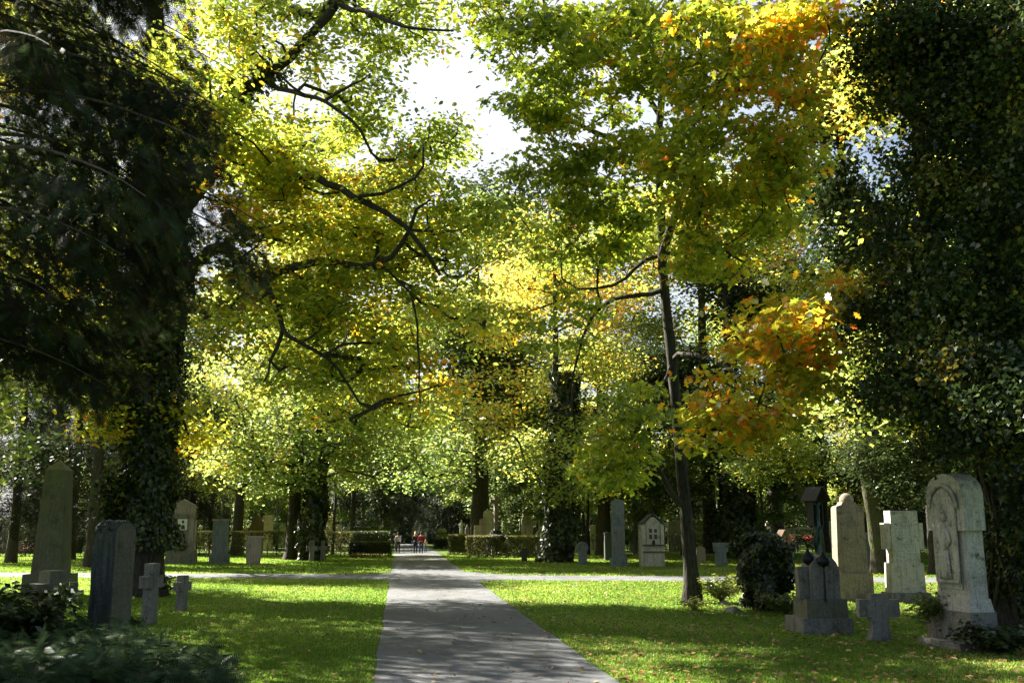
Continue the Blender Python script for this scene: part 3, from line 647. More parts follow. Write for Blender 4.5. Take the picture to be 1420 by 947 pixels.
T_('b', 0, 985, 78, 32, 'oakfar', 'yellow green tree behind the slender red oak', FG)
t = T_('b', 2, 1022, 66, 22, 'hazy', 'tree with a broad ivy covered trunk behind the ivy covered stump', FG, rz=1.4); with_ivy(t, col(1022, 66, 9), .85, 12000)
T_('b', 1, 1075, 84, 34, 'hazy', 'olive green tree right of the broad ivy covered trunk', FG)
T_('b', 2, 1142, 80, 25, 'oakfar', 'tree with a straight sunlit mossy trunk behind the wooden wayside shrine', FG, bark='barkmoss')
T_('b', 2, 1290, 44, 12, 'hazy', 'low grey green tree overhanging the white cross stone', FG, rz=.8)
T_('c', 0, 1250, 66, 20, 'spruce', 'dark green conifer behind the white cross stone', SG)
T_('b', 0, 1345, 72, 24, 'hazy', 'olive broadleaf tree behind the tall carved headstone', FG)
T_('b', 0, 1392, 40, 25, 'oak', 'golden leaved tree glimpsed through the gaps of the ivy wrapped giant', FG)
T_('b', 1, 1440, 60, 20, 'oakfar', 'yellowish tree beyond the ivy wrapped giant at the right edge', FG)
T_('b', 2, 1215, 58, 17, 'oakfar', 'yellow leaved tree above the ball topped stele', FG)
# leaning bare-trunked small oak
L_tr = [P(1137, 765, 55)*[1, 1, 0], P(1137, 742, 55), P(1120, 700, 55), P(1102, 665, 55), P(1080, 620, 55)]
hero('leaning_tree', L_tr, .26, [(1080, 610, 55, 50, 40, 2, 40, .1), (1040, 650, 55, 40, 22, 2, 18), (1110, 640, 55, 40, 25, 2, 16, .1)], M['oakfar'], 90, .7, .2, T_QUAD, .55, M['barkmoss'], 'small tree leaning steeply to the left beside the wooden wayside shrine', 'tree', start=.6, seed=44)
# third row
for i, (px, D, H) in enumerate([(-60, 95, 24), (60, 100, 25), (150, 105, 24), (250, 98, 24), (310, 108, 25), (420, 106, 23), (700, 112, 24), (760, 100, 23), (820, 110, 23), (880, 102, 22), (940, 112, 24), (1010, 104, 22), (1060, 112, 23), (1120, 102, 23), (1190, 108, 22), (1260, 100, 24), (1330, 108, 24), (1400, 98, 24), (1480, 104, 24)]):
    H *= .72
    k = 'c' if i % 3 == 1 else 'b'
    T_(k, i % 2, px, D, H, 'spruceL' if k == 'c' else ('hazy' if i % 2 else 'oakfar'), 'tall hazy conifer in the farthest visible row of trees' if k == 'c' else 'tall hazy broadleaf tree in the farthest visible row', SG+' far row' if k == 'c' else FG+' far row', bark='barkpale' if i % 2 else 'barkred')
# far-off wood closing the view
def wood():
    n = 170000; r = np.random.default_rng(77); a = r.uniform(-.75, .85, n); D = r.uniform(118, 150, n)
    top = 10+5*np.sin(a*23)+3*np.sin(a*61+1); z = r.uniform(0, 1, n)**.9*top
    C = np.stack([np.sin(a)*D, np.cos(a)*D, z], 1)
    cl = np.sin(C[:, 0]*.5)*np.sin(C[:, 2]*.7)*np.sin(C[:, 1]*.4)
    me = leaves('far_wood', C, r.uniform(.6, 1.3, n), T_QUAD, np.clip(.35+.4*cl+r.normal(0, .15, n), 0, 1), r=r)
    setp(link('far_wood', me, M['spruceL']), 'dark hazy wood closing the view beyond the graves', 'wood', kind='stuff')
wood()

for i, (px, D, H) in enumerate([(300, 96, 9), (385, 88, 8), (415, 100, 9), (505, 104, 9), (640, 100, 8), (700, 96, 9), (755, 88, 8), (845, 94, 9), (890, 100, 8), (960, 96, 9), (1050, 92, 8), (1100, 98, 9), (1165, 90, 8), (1235, 94, 9), (1310, 90, 8), (735, 76, 8), (815, 74, 8.5), (880, 74, 8), (945, 72, 8), (1060, 74, 8), (60, 92, 9), (170, 90, 8), (215, 98, 9)]):
    T_('s', i % 2, px, D, H, 'hazy' if i % 3 else 'oakfar', 'small hazy tree among the trunks beyond the hedges', 'understorey trees beyond the hedges', bark='barkpale')

# ------------------------------------------------------------------ graves, hedges, people
def site(px, pb, pt=None, wpx=None):
    g = G(px, pb); D = fw(g)
    h = None if pt is None else float(P(px, pt, D)[2]); w = None if wpx is None else wpx*MPP(D)
    return g, D, h, w
def behind(px, D, pt, wpx):
    g = P(px, 728, D)*[1, 1, 0]; return g, D, float(P(px, pt, D)[2]), wpx*MPP(D)
def arch(w, h, sh, n=10, kind='round'):
    """outline ccw: shoulders at sh"""
    p = [(-w/2, 0), (w/2, 0), (w/2, sh)]
    if kind == 'round':
        for k in range(1, n): a = PI*k/n; p.append((w/2*math.cos(a), sh+(h-sh)*math.sin(a)))
    elif kind == 'gable': p.append((0, h))
    elif kind == 'ogee':
        for k in range(1, n): u = k/n*2-1; p.append((-w/2*u, sh+(h-sh)*(.5+.5*math.cos(PI*u))))
    p.append((-w/2, sh)); return p
def cross_pts(w, h, aw, az, foot=0):
    """aw arm thickness (vertical member width), az: arm centre height"""
    a = aw/2; t = aw/2
    return [(-a-foot, 0), (a+foot, 0), (a+foot*.3, aw*.35), (a, aw*.8), (a, az-t), (w/2, az-t), (w/2, az+t), (a, az+t), (a, h), (-a, h), (-a, az+t), (-w/2, az+t), (-w/2, az-t), (-a, az-t), (-a, aw*.8), (-a-foot*.3, aw*.35)]
def text_lines(parent, w, z0, z1, y, n, mat='ins_grey', seed=0, name='inscription_panel'):
    """rows of short cut strokes, weathered beyond reading"""
    return bobj(name, box(NB(), w, .008, z1-z0, (0, y+.002, z0)), M[mat], parent)
def grave(name, g, rz, label, cat='gravestone', group=None): return empty(name, (g[0], g[1], 0), rz, label, cat, group)
# --- obelisk
g, D, h, w = site(68, 826, 637, 48)
o = grave('obelisk', g, -.05, 'tall tapering greenish stone obelisk with a pyramid tip on the near left lawn', 'obelisk')
bw = w*.95
bobj('plinth', box(NB(), bw*1.5, bw*1.5, .14), M['mossy'], o, bevel=.02)
bobj('pedestal', box(NB(), bw*1.22, bw*1.22, .52, (0, 0, .14), .97, .97), M['mossy'], o, bevel=.02)
bm = NB(); box(bm, bw*.86, bw*.86, h-.66-.33, (0, 0, .66), .70, .70)
tw = bw*.86*.70; vs = [bm.verts.new((x*tw/2, y*tw/2, h-.33)) for x, y in ((-1, -1), (1, -1), (1, 1), (-1, 1))]; v = bm.verts.new((0, 0, h))
for k in range(4): bm.faces.new((vs[k], vs[(k+1) % 4], v))
bobj('shaft', bm, M['mossy'], o)
# --- stone cross before the obelisk (weathered block)
def small_cross(px, pb, pt, wpx, rz, label, mat='mossy', thick=.2, foot=.06, group=None):
    g, D, h, w = site(px, pb, pt, wpx)
    bm = prism(NB(), cross_pts(w, h, w*.42, h*.70, foot), thick)
    ob = bobj('stone_cross', bm, M[mat], None, (g[0], g[1], -.01), rz, bevel=.018)
    return setp(ob, label, 'stone cross', group)
small_cross(66, 893, 790, 62, .9, 'mossy stone cross in front of the obelisk, behind the dark leafy shrub', thick=.34, foot=.03)
small_cross(206, 866, 780, 38, 1.25, 'taller of the two small stone crosses standing before the ivy clad oak', 'grey', .22, .03)
small_cross(251, 847, 797, 28, 1.2, 'shorter of the two small stone crosses standing before the ivy clad oak', 'grey', .2, .02)
small_cross(1220, 888, 822, 54, -.1, 'low grey stone cross with flared foot on the grass between taller stones', 'grey', .22, .07)
# --- rough backed slab
g, D, h, w = site(150, 886, 722, 58)
o = grave('headstone', g, 1.28, 'dark headstone with a rough hewn side and smooth inscribed face, before the oak')
W_ = .72
bm = prism(NB(), arch(W_, h, h*.9, 12), .40)
bmesh.ops.subdivide_edges(bm, edges=bm.edges[:], cuts=5, use_grid_fill=True)
for v in bm.verts:
    if v.co.y > -.19: v.co += Vector((random.uniform(-.03, .03), random.uniform(-.045, .045), random.uniform(-.03, .03)))
bobj('rough_block', bm, M['dark'], o)
bobj('face', prism(NB(), [(x*.93, z*.98+.01) for x, z in arch(W_, h, h*.9, 12)], .03, -.215), M['slab'], o)
text_lines(o, .45, h*.35, h*.78, -.232, 9, 'ins_slab')
# --- the tall carved monument on the right
g, D, h, w = site(1338, 897, 657, 70)
o = grave('headstone', g, -PI/2+.10, 'tall pale arched monument with carved sunlit face and a planted trough, beside the ivy giant')
Wm = 1.05; T_m = .42
bobj('footing', box(NB(), Wm*1.15, T_m+.42, .13, (0, -.1, 0)), M['grey'], o, bevel=.015)
bobj('base', box(NB(), Wm*.98, T_m+.10, .50, (0, .04, .13)), M['grey'], o, bevel=.015)
bobj('base_moulding', box(NB(), Wm*.94, T_m+.06, .22, (0, .04, .63), .9, .9), M['pale'], o, bevel=.02)
bobj('body', box(NB(), Wm*.84, T_m*.86, h-.85-1.0, (0, .04, .85), .97, .97), M['pale'], o, bevel=.012)
hd = prism(NB(), [(x, z+h-1.0) for x, z in arch(Wm*.98, 1.0, .62, 14)], T_m, .02); bobj('head', hd, M['pale'], o, bevel=.03)
# carved relief: figure with bowed head under an arch
bm = prism(NB(), [(x*1.0, z+h-1.9) for x, z in arch(Wm*.62, 1.62, 1.25, 12)], .03, -T_m/2-.012)
bobj('niche_panel', bm, M['pale'], o)
bm = NB()
lathe(bm, [(.03, 0), (.10, .05), (.13, .3), (.10, .6), (.15, .8), (.12, .95), (.05, 1.0)], 12, (-.04, -T_m/2-.03, h-1.86))
bmesh.ops.create_uvsphere(bm, u_segments=12, v_segments=8, radius=.085, matrix=Matrix.Translation((.02, -T_m/2-.07, h-.76)))
tube(bm, [(-.15, -T_m/2-.06, h-1.0), (-.22, -T_m/2-.09, h-1.2), (-.08, -T_m/2-.13, h-1.32)], [.05, .045, .035])
tube(bm, [(.10, -T_m/2-.06, h-1.0), (.17, -T_m/2-.09, h-1.18), (.02, -T_m/2-.13, h-1.32)], [.05, .045, .035])
for k in range(6): tube(bm, [(-.12+.045*k, -T_m/2-.10, h-1.35), (-.14+.055*k, -T_m/2-.09, h-1.84)], [.02, .03], 6)
for v in bm.verts: v.co.y = -T_m/2-.02+(v.co.y+T_m/2+.02)*.55
bobj('relief_figure', bm, M['pale'], o, smooth=True)
bm = NB(); pts = [(Wm*.36*math.cos(a), -T_m/2-.02, h-.62+.42*math.sin(a)) for a in np.linspace(0, PI, 15)]
tube(bm, pts, .035, 8); bobj('arch_moulding', bm, M['pale'], o, smooth=True)
text_lines(o, .6, 1.0, 1.5, -T_m*.43+.02, 4, 'ins_pale')
# trough with fern-like plant, separate thing
g2 = G(1309, 893)
tr = grave('planter', g2, -.30, 'square stone trough overflowing with green trailing plant, before the tall carved monument', 'planter')
bobj('slab', box(NB(), .62, .5, .09), M['grey'], tr, bevel=.01)
bobj('trough', box(NB(), .46, .38, .42, (0, 0, .09), 1.06, 1.06), M['tan'], tr, bevel=.015)
r9 = np.random.default_rng(9); n = 2600
C = r9.normal(0, 1, (n, 3))*[.19, .17, .12]+[0, 0, .62]
tp = np.stack([C[:, 0]*4, C[:, 1]*4, r9.normal(.1, .5, n)-.3], 1)
link('foliage', leaves('foliage', C, r9.uniform(.05, .14, n), T_QUAD*[.55, 1, 1], r9.uniform(0, .8, n), tip=tp, r=r9), M['fern'], tr)
# --- tan slab behind the monument
g, D, h, w = site(1362, 850, 700, 40)
o = grave('headstone', g, -.2, 'plain tan headstone half hidden behind the tall carved monument')
bobj('base', box(NB(), w*1.25, .5, .45), M['tan'], o, bevel=.02); bobj('body', prism(NB(), [(x, z+.45) for x, z in arch(w, h-.45, h-.6, 10)], .32), M['tan'], o, bevel=.015)
# --- white cross stone
g, D, h, w = site(1257, 834, 708, 52)
o = grave('cross_monument', g, -.05, 'thick pale stone monument in the form of a squat cross, its left edges sunlit', 'gravestone')
bobj('base', box(NB(), w*1.12, .66, .26, (0, 0, 0), .96, .96), M['grey'], o, bevel=.025)
bobj('block', box(NB(), w*.9, .5, h*.32, (0, 0, .26), .96, .96), M['pale'], o, bevel=.02)
bobj('shaft', box(NB(), w*.74, .42, h-.26-h*.32, (0, 0, .26+h*.32)), M['pale'], o, bevel=.015)
bobj('arms', box(NB(), w*1.02, .36, h*.29, (0, -.002, h*.575)), M['pale'], o, bevel=.015)
text_lines(o, w*.55, h*.35, h*.85, -.214, 8, 'ins_pale')
# --- tan stele with ball top
g, D, h, w = site(1182, 833, 685, 46)
o = grave('headstone', g, -.05, 'tan stele with stepped shoulders and a round ball on top')
bobj('base', box(NB(), w*1.12, .55, h*.26), M['tan'], o, bevel=.02)
bobj('body', box(NB(), w*.92, .42, h*.61, (0, 0, h*.26), .9, .95), M['tan'], o, bevel=.015)
bm = prism(NB(), [(-w*.41, 0), (w*.41, 0), (w*.38, .04), (w*.24, .08), (w*.20, .16), (-w*.20, .16), (-w*.24, .08), (-w*.38, .04)], .36, c=(0, 0, h*.87)); bobj('shoulders', bm, M['tan'], o, bevel=.01)
bm = NB(); bmesh.ops.create_uvsphere(bm, u_segments=16, v_segments=10, radius=.2, matrix=Matrix.Translation((0, 0, h-.17))); bobj('ball', bm, M['tan'], o, smooth=True)
text_lines(o, w*.6, h*.4, h*.75, -.215, 9, 'ins_tan')
# --- monument with stepped base and two lanterns
g, D, h, w = site(1136, 876, 762, 62)
o = grave('headstone', g, .0, 'mossy low monument with rounded block on stepped base, two dark lanterns beside it')
bobj('step', box(NB(), w*1.12, .95, .30), M['grey'], o, bevel=.02)
bobj('base', box(NB(), w*.92, .7, .36, (.05, 0, .30)), M['mossy'], o, bevel=.02)
bobj('block', prism(NB(), [(x+.08, z+.66) for x, z in arch(w*.66, h-.66-.1, h-1.1, 10)], .5), M['grey'], o, bevel=.02)
bobj('pillar', box(NB(), .2, .2, .62, (-w*.36, -.05, .66)), M['grey'], o, bevel=.01)
for px, pt in ((1118, 760), (1139, 764)):
    Dl = D-(.1 if px < 1130 else .35); gg = P(px, 728, Dl)
    zb = float(P(px, 800 if px < 1130 else 802, Dl)[2])
    l = empty('grave_lantern', (gg[0], gg[1], zb), 0, 'left one of two dark onion shaped grave lanterns by the mossy low monument' if px < 1130 else 'right one of two dark onion shaped grave lanterns, before the shrine post', 'lantern')
    zz = float(P(px, pt, Dl)[2])-zb
    bobj('stand', tube(NB(), [(0, 0, 0 if px < 1130 else -.45), (0, 0, zz*.45)], [.025, .018]), M['iron'], l)
    bobj('bowl', lathe(NB(), [(.02, zz*.42), (.10, zz*.5), (.13, zz*.62), (.11, zz*.76), (.04, zz*.88), (.012, zz)], 14), M['iron'], l, smooth=True)
# --- wayside shrine on post
g, D, h, w = site(1140, 852, 672, 30)
o = grave('wayside_shrine', g, .45, 'weathered crucifix shrine with small gabled roof on a tall post', 'shrine')
zt = h
bobj('post', box(NB(), .13, .13, zt-.55, (0, 0, 0), .75, .75), M['bronze'], o, bevel=.01)
bm = NB()
for s in (-1, 1):
    bm2 = box(bm, .42, .46, .03, (s*.145, 0, zt-.235), rot=Matrix.Rotation(s*.95, 3, 'Y'))
bobj('roof', bm, M['darkwood'], o)
bobj('back_board', prism(NB(), [(-.17, zt-1.0), (.17, zt-1.0), (.2, zt-.4), (0, zt-.12), (-.2, zt-.4)], .03, .14), M['darkwood'], o)
for s in (-1, 1): bobj('side_board', box(NB(), .02, .2, .6, (s*.17, .05, zt-.98)), M['darkwood'], o)
bm = NB(); tube(bm, [(0, -.02, zt-.95), (0, -.04, zt-.62), (0, -.03, zt-.5)], [.025, .05, .03]); tube(bm, [(-.15, -.02, zt-.42), (0, -.04, zt-.52), (.15, -.02, zt-.42)], [.015, .03, .015])
bmesh.ops.create_uvsphere(bm, u_segments=8, v_segments=6, radius=.04, matrix=Matrix.Translation((.01, -.05, zt-.44)))
bobj('figure', bm, M['bronze'], o, smooth=True)
bm = NB(); random.seed(3)
for k in range(7):
    a = k*.9; tube(bm, [(.05*math.cos(a), .05*math.sin(a), zt-1.9+.1*k), (.12*math.cos(a+1), .12*math.sin(a+1), zt-1.5+.1*k), (.04*math.cos(a+2), .04*math.sin(a+2), zt-1.2+.05*k)], [.02, .025, .012], 6)
bobj('carved_vine', bm, M['bronze'], o, smooth=True)
# --- gabled wooden cross (roofed)
g, D, h, w = site(1088, 806, 735, 40)
o = grave('roofed_cross', g, .5, 'small wooden grave cross under a steep gabled roof, behind the ivy covered stump', 'grave marker')
bobj('post', box(NB(), .12, .1, h-.1), M['wood'], o); bobj('crossbar', box(NB(), .7, .08, .1, (0, -.005, h*.62)), M['wood'], o)
bm = NB()
for s in (-1, 1): box(bm, .95, .3, .03, (s*.30, 0, h-.36), rot=Matrix.Rotation(s*.88, 3, 'Y'))
bobj('roof', bm, M['wood'], o)
# --- ivy covered stump with white stone
g = G(1062, 846); D = fw(g)
o = grave('ivy_stump', g, 0, 'dark mound of ivy smothering an old stump beside the slender oak', 'ivy mound')
hh = float(P(1062, 742, D)[2]); r6 = np.random.default_rng(6)
bobj('stump', lathe(NB(), [(.34, 0), (.3, .5), (.28, hh*.85), (.2, hh*.92)], 12), M['bark'], o)
n = 11000; z = r6.uniform(.03, 1.04, n)**.8*hh; a = r6.uniform(0, 2*PI, n); q = (.31+.22*np.sin(np.clip(z/hh, 0, 1)*2.3)+.14*np.sin(a*3+z*3)+.10*np.sin(a*5-z*5+1))*r6.uniform(.6, 1.22, n)
q = np.where(z > hh*.9, q*r6.uniform(0, 1, n), q)
C = np.stack([np.cos(a)*q, np.sin(a)*q, z], 1); outv = np.stack([np.cos(a), np.sin(a), .3+0*a], 1)
link('ivy', leaves('ivy', C, r6.uniform(.07, .15, n), T_IVY, r6.uniform(0, 1, n)**1.6, tip=outv*.4+[0, 0, -.8]+r6.normal(0, .4, (n, 3)), normal=outv+r6.normal(0, .35, (n, 3)), r=r6), M['ivy'], o)
def rock(name, px, pb, s, mat, label, sx=1.2, sz=.7):
    g = G(px, pb); bm = NB(); bmesh.ops.create_icosphere(bm, subdivisions=3, radius=1)
    for v in bm.verts:
        c = v.co; c *= 1+.13*math.sin(c.x*4+s*20)+.1*math.sin(c.y*5+c.z*3); v.co = Vector((c.x*s*sx, c.y*s, max(-.05, c.z*s*sz)))
    return setp(bobj(name, bm, M[mat], None, (g[0], g[1], 0), random.random()*3, smooth=True), label, 'rock')
rock('rock', 1036, 842, .22, 'pale', 'upright white sunlit stone at the foot of the ivy covered stump', .6, 2.1)
rock('rock', 1015, 848, .2, 'grey', 'low grey field stone in the grass left of the ivy covered stump')
rock('rock', 1004, 838, .16, 'grey', 'smaller rounded stone under the fern fronds')
# --- ferns / shrubs
def clump(name, g, label, cat, mat, n, R, H, size, tmpl=T_QUAD, droop=.3, seed=1, stems=True, thin=1.0, tint=.5):
    r = np.random.default_rng(seed); o = empty(name, (g[0], g[1], 0), 0, label, cat)
    bm = NB(); C = []; tp = []
    for k in range(max(6, n//60)):
        a = r.uniform(0, 2*PI); L = R*r.uniform(.5, 1.1); hz = H*r.uniform(.5, 1.0); pts = []
        for i in range(6): s = i/5; pts.append((math.cos(a)*L*s**1.2, math.sin(a)*L*s**1.2, hz*(1-(1-s)**1.7)-.15*H*max(0, s-.6)))
        tube(bm, pts, [.012*(1-.7*i/5) for i in range(6)], 4)
        m = 60; s = r.uniform(.25, 1.03, m); p = np.array(pts); x = np.linspace(0, 1, 6)
        c = np.stack([np.interp(s, x, p[:, i]) for i in range(3)], 1)+r.normal(0, .05*R+.02, (m, 3)); C.append(c)
        sg = r.choice([-1, 1], m); tp.append(np.stack([math.cos(a)*.5-math.sin(a)*sg, math.sin(a)*.5+math.cos(a)*sg, r.normal(-droop, .3, m)], 1))
    C = np.vstack(C); tp = np.vstack(tp); C[:, 2] = np.maximum(C[:, 2], .03)
    bobj('stems', bm, M['wood'], o)
    link('foliage', leaves('foliage', C, r.uniform(.7, 1.2, len(C))*size, tmpl*[thin, 1, 1], np.clip(r.normal(tint, .22, len(C)), 0, 1), tip=tp, r=r), M[mat], o)
    return o
clump('fern', G(1000, 836), 'bright green fern with arching fronds right of the slender oak', 'fern', 'fern', 1500, .75, .75, .14, thin=.5, seed=2, tint=.7)
clump('fern', G(962, 846), 'little tuft of yellow fern fronds at the foot of the slender oak', 'fern', 'fern', 600, .4, .3, .1, thin=.5, seed=3, tint=.7)
clump('shrub', G(1090, 852), 'low leafy shrub between the ivy covered stump and the mossy monument', 'shrub', 'fern', 1500, .7, .55, .1, seed=4, tint=.35)
clump('rhododendron', G(18, 905), 'dark leathery leaved shrub at the lower left edge', 'shrub', 'rhodo', 2600, 1.0, 1.1, .17, seed=5, thin=.75)
clump('rhododendron', G(88, 900), 'low straggling dark leaved shrub right of the leathery shrub, before the obelisk', 'shrub', 'rhodo', 800, .6, .5, .14, seed=6, thin=.7)
clump('shrub', G(175, 878), 'thin weedy plant at the foot of the rough dark headstone', 'plant', 'rhodo', 300, .35, .5, .09, seed=7)
clump('shrub', G(1385, 905), 'dark leafy undergrowth at the foot of the ivy wrapped giant', 'shrub', 'rhodo', 1500, .8, .5, .12, seed=8)
clump('shrub', G(232, 826), 'small bright plant growing at the base of the oak trunk', 'plant', 'fern', 400, .35, .6, .1, seed=18)
def juniper():
    r = np.random.default_rng(15); n = 3600
    px = r.uniform(-90, 318, n); py = r.uniform(893, 985, n)
    k = (py > 893+np.clip((px-150)*.16, 0, 60)+8*np.sin(px*.06)); px, py = px[k], py[k]; n = len(px)
    C = np.array([G(a, b) for a, b in zip(px, py)]); C[:, 2] = r.uniform(.02, .42, n)*(1-np.clip((px-180)/140, 0, .7))
    o = empty('juniper', G(120, 930), 0, 'spreading blue green juniper filling the lower left corner', 'shrub'); b = np.array(o.location)
    tp = np.stack([r.normal(.2, .8, n), r.normal(-.2, .8, n), r.uniform(-.1, .5, n)], 1)
    bm = NB()
    for q in range(26):
        i = r.integers(n); j = r.integers(n); p = C[i]-b; e = C[j]-b; d = e-p; L = np.linalg.norm(d); e = p+d/max(L, .01)*min(L, 1.2)
        tube(bm, [(p[0], p[1], .03), tuple((p+e)/2+[0, 0, .1]), (e[0], e[1], max(.1, e[2]))], [.02, .015, .006], 5)
    bobj('stems', bm, M['wood'], o)
    link('foliage', frond_mesh('foliage', C-b, tp, r.uniform(.2, .42, n), r.uniform(0, 1, n), pairs=9, r=r, width=.3), M['juniper'], o)
juniper()
# --- hedges
def hedge(label, pA, pB, th, h, mat='hedge', n=9000, size=.075, gappy=.0, seed=1, cat='hedge'):
    r = np.random.default_rng(seed); A = np.array(pA[:2], float); B = np.array(pB[:2], float); L = np.linalg.norm(B-A); u = (B-A)/L; v = np.array([-u[1], u[0]])
    c = (A+B)/2; o = empty('hedge', (c[0], c[1], 0), math.atan2(u[1], u[0]), label, cat)
    s = r.uniform(-L/2, L/2, n); q = r.uniform(-1, 1, n); z = r.uniform(0, 1, n); face = r.integers(0, 6, n)
    y = np.where(face < 4, np.where(face < 3, -1, 1), q)*th/2; zz = np.where(face >= 4, 1, z**.9)*h
    ends = r.uniform(0, 1, n) < min(.2, th/L*.6); s = np.where(ends, np.sign(s)*L/2, s); y = np.where(ends, q*th/2, y); zz = np.where(ends, z*h, zz)
    C = np.stack([s, y, zz], 1)+r.normal(0, .045, (n, 3))
    if gappy: keep = (np.sin(s*2.3)+np.sin(s*5.1+1)+np.sin(zz*4+s)) > -1.9+gappy*2*(1-zz/h); C = C[keep]; zz = zz[keep]
    C[:, 2] = np.clip(C[:, 2], .04, h+.05)
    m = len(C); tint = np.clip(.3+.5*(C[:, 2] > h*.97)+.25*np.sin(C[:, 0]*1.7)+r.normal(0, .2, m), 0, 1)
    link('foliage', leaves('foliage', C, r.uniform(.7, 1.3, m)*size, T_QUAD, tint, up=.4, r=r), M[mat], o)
    bm = NB(); box(bm, L-.25, th*.45, h-.35, (0, 0, .2)) if not gappy else None
    k = int(L/.7)+2
    for i in range(k):
        x = -L/2+.15+(L-.3)*i/(k-1)
        for j in range(3): tube(bm, [(x, 0, 0), (x+r.uniform(-.1, .1), r.uniform(-.1, .1)*th, h*.4), (x+r.uniform(-.3, .3), r.uniform(-.35, .35)*th, h*.93)], [.02, .015, .008], 4)
    bobj('stems', bm, M['darkwood'], o)
    return o
def HG(px, D): return P(px, 728, D)*[1, 1, 0]
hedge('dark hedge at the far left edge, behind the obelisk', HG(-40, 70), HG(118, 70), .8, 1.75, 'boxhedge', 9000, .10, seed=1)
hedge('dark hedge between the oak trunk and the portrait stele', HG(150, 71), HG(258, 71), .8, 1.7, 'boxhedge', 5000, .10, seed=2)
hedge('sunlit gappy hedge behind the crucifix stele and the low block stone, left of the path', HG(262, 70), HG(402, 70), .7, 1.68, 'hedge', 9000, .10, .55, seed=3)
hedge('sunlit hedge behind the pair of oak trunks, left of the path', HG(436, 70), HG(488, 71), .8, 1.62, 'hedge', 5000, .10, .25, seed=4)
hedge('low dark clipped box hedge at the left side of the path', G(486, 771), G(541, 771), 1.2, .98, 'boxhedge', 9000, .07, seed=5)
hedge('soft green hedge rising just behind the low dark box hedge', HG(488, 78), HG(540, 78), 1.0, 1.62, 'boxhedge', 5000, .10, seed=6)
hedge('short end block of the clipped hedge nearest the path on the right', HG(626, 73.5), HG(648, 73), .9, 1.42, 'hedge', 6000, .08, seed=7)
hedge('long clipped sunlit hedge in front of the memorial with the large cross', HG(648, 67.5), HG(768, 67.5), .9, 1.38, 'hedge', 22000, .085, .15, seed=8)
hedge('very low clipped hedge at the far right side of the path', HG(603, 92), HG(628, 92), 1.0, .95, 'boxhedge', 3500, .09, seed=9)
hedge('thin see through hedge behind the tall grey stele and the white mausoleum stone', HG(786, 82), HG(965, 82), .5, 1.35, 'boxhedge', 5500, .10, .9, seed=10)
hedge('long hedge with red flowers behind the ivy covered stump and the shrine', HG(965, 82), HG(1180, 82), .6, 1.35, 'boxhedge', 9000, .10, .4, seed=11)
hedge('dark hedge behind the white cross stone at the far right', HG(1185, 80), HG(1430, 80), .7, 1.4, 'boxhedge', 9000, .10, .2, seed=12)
# --- far lawn stones on the left
def stele(px, pb, pt, wpx, mat, label, kind='gable', rz=0, sh=.92, th=.35, base=.18, bw_=1.3, text=0, cat='gravestone', D=None, name='headstone'):
    g, D, h, w = site(px, pb, pt, wpx) if D is None else behind(px, D, pt, wpx)
    o = grave(name, g, rz, label, cat); hb = h*base
    if base: bobj('base', box(NB(), w*bw_, th*1.5, hb), M[mat], o, bevel=.02)
    bobj('body', prism(NB(), [(x, z+hb) for x, z in arch(w, h-hb, (h-hb)*sh, 12, kind)], th), M[mat], o, bevel=.015)
    if text: text_lines(o, w*.7, h*.35, h*.75, -th/2-.003, text)
    return o, h, w, D
o, h, w, D = stele(251, 781, 692, 30, 'pink', 'tall pinkish stele with a small white portrait plaque and gabled top', th=.4, sh=.9, base=.1, bw_=1.35)
bobj('lower_base', box(NB(), w*1.25, .9, h*.2, (0, 0, .0)), M['grey'], o, bevel=.02)
bobj('buttress', box(NB(), w*1.17, .3, h*.68, (0, .06, 0)), M['pink'], o, bevel=.015)
pl = bobj('portrait_plaque', box(NB(), w*.42, .03, h*.17, (0, -.22, h*.52)), M['white'], o)
bm = NB(); bmesh.ops.create_uvsphere(bm, u_segments=12, v_segments=8, radius=.07, matrix=Matrix.Translation((.03, -.245, h*.645)) @ Matrix.Diagonal((1, .12, 1.2, 1)))
prism(bm, [(-.08, h*.53), (.15, h*.53), (.13, h*.58), (.03, h*.605), (-.05, h*.58)], .008, -.241); bobj('portrait', bm, M['portrait_opening'], o)
bobj('plaque_panel', box(NB(), w*.58, .012, h*.5, (0, -.205, h*.27)), M['grey'], o)
gg = (g0 := G(252, 781)); f = empty('flower_bowl', (gg[0], gg[1]-.45, h*.2), 0, 'bowl of red flowers and greenery at the foot of the portrait stele', 'flowers')
bobj('bowl', lathe(NB(), [(.12, 0), (.22, .1), (.25, .16)], 14), M['dark'], f)
r = np.random.default_rng(3); C = r.normal(0, 1, (260, 3))*[.22, .12, .07]+[0, 0, .22]; link('greenery', leaves('g', C, .11, T_LEAF, r.uniform(0, 1, 260), r=r), M['fern'], f)
C = r.normal(0, 1, (120, 3))*[.1, .07, .05]+[0, 0, .34]; link('petals', leaves('p', C, .08, T_LEAF, r.uniform(0, 1, 120), r=r), M['flower'], f)
o, h, w, D = stele(304, 781, 722, 20, 'blue', 'dark grey stele with a pale cornice and a bronze crucifix standing on top', 'round', th=.5, sh=.99, base=.22, bw_=1.25)
bobj('cornice', box(NB(), w*1.12, .58, .11, (0, 0, h)), M['tan'], o, bevel=.01)
cr = float(P(304, 688, D)[2]); bm = NB(); box(bm, .08, .08, cr-h-.11, (0, 0, h+.11)); bobj('crucifix', bm, M['bronze'], o)
bobj('crossbar', box(NB(), .5, .07, .08, (0, -.005, h+(cr-h)*.72)), M['bronze'], o)
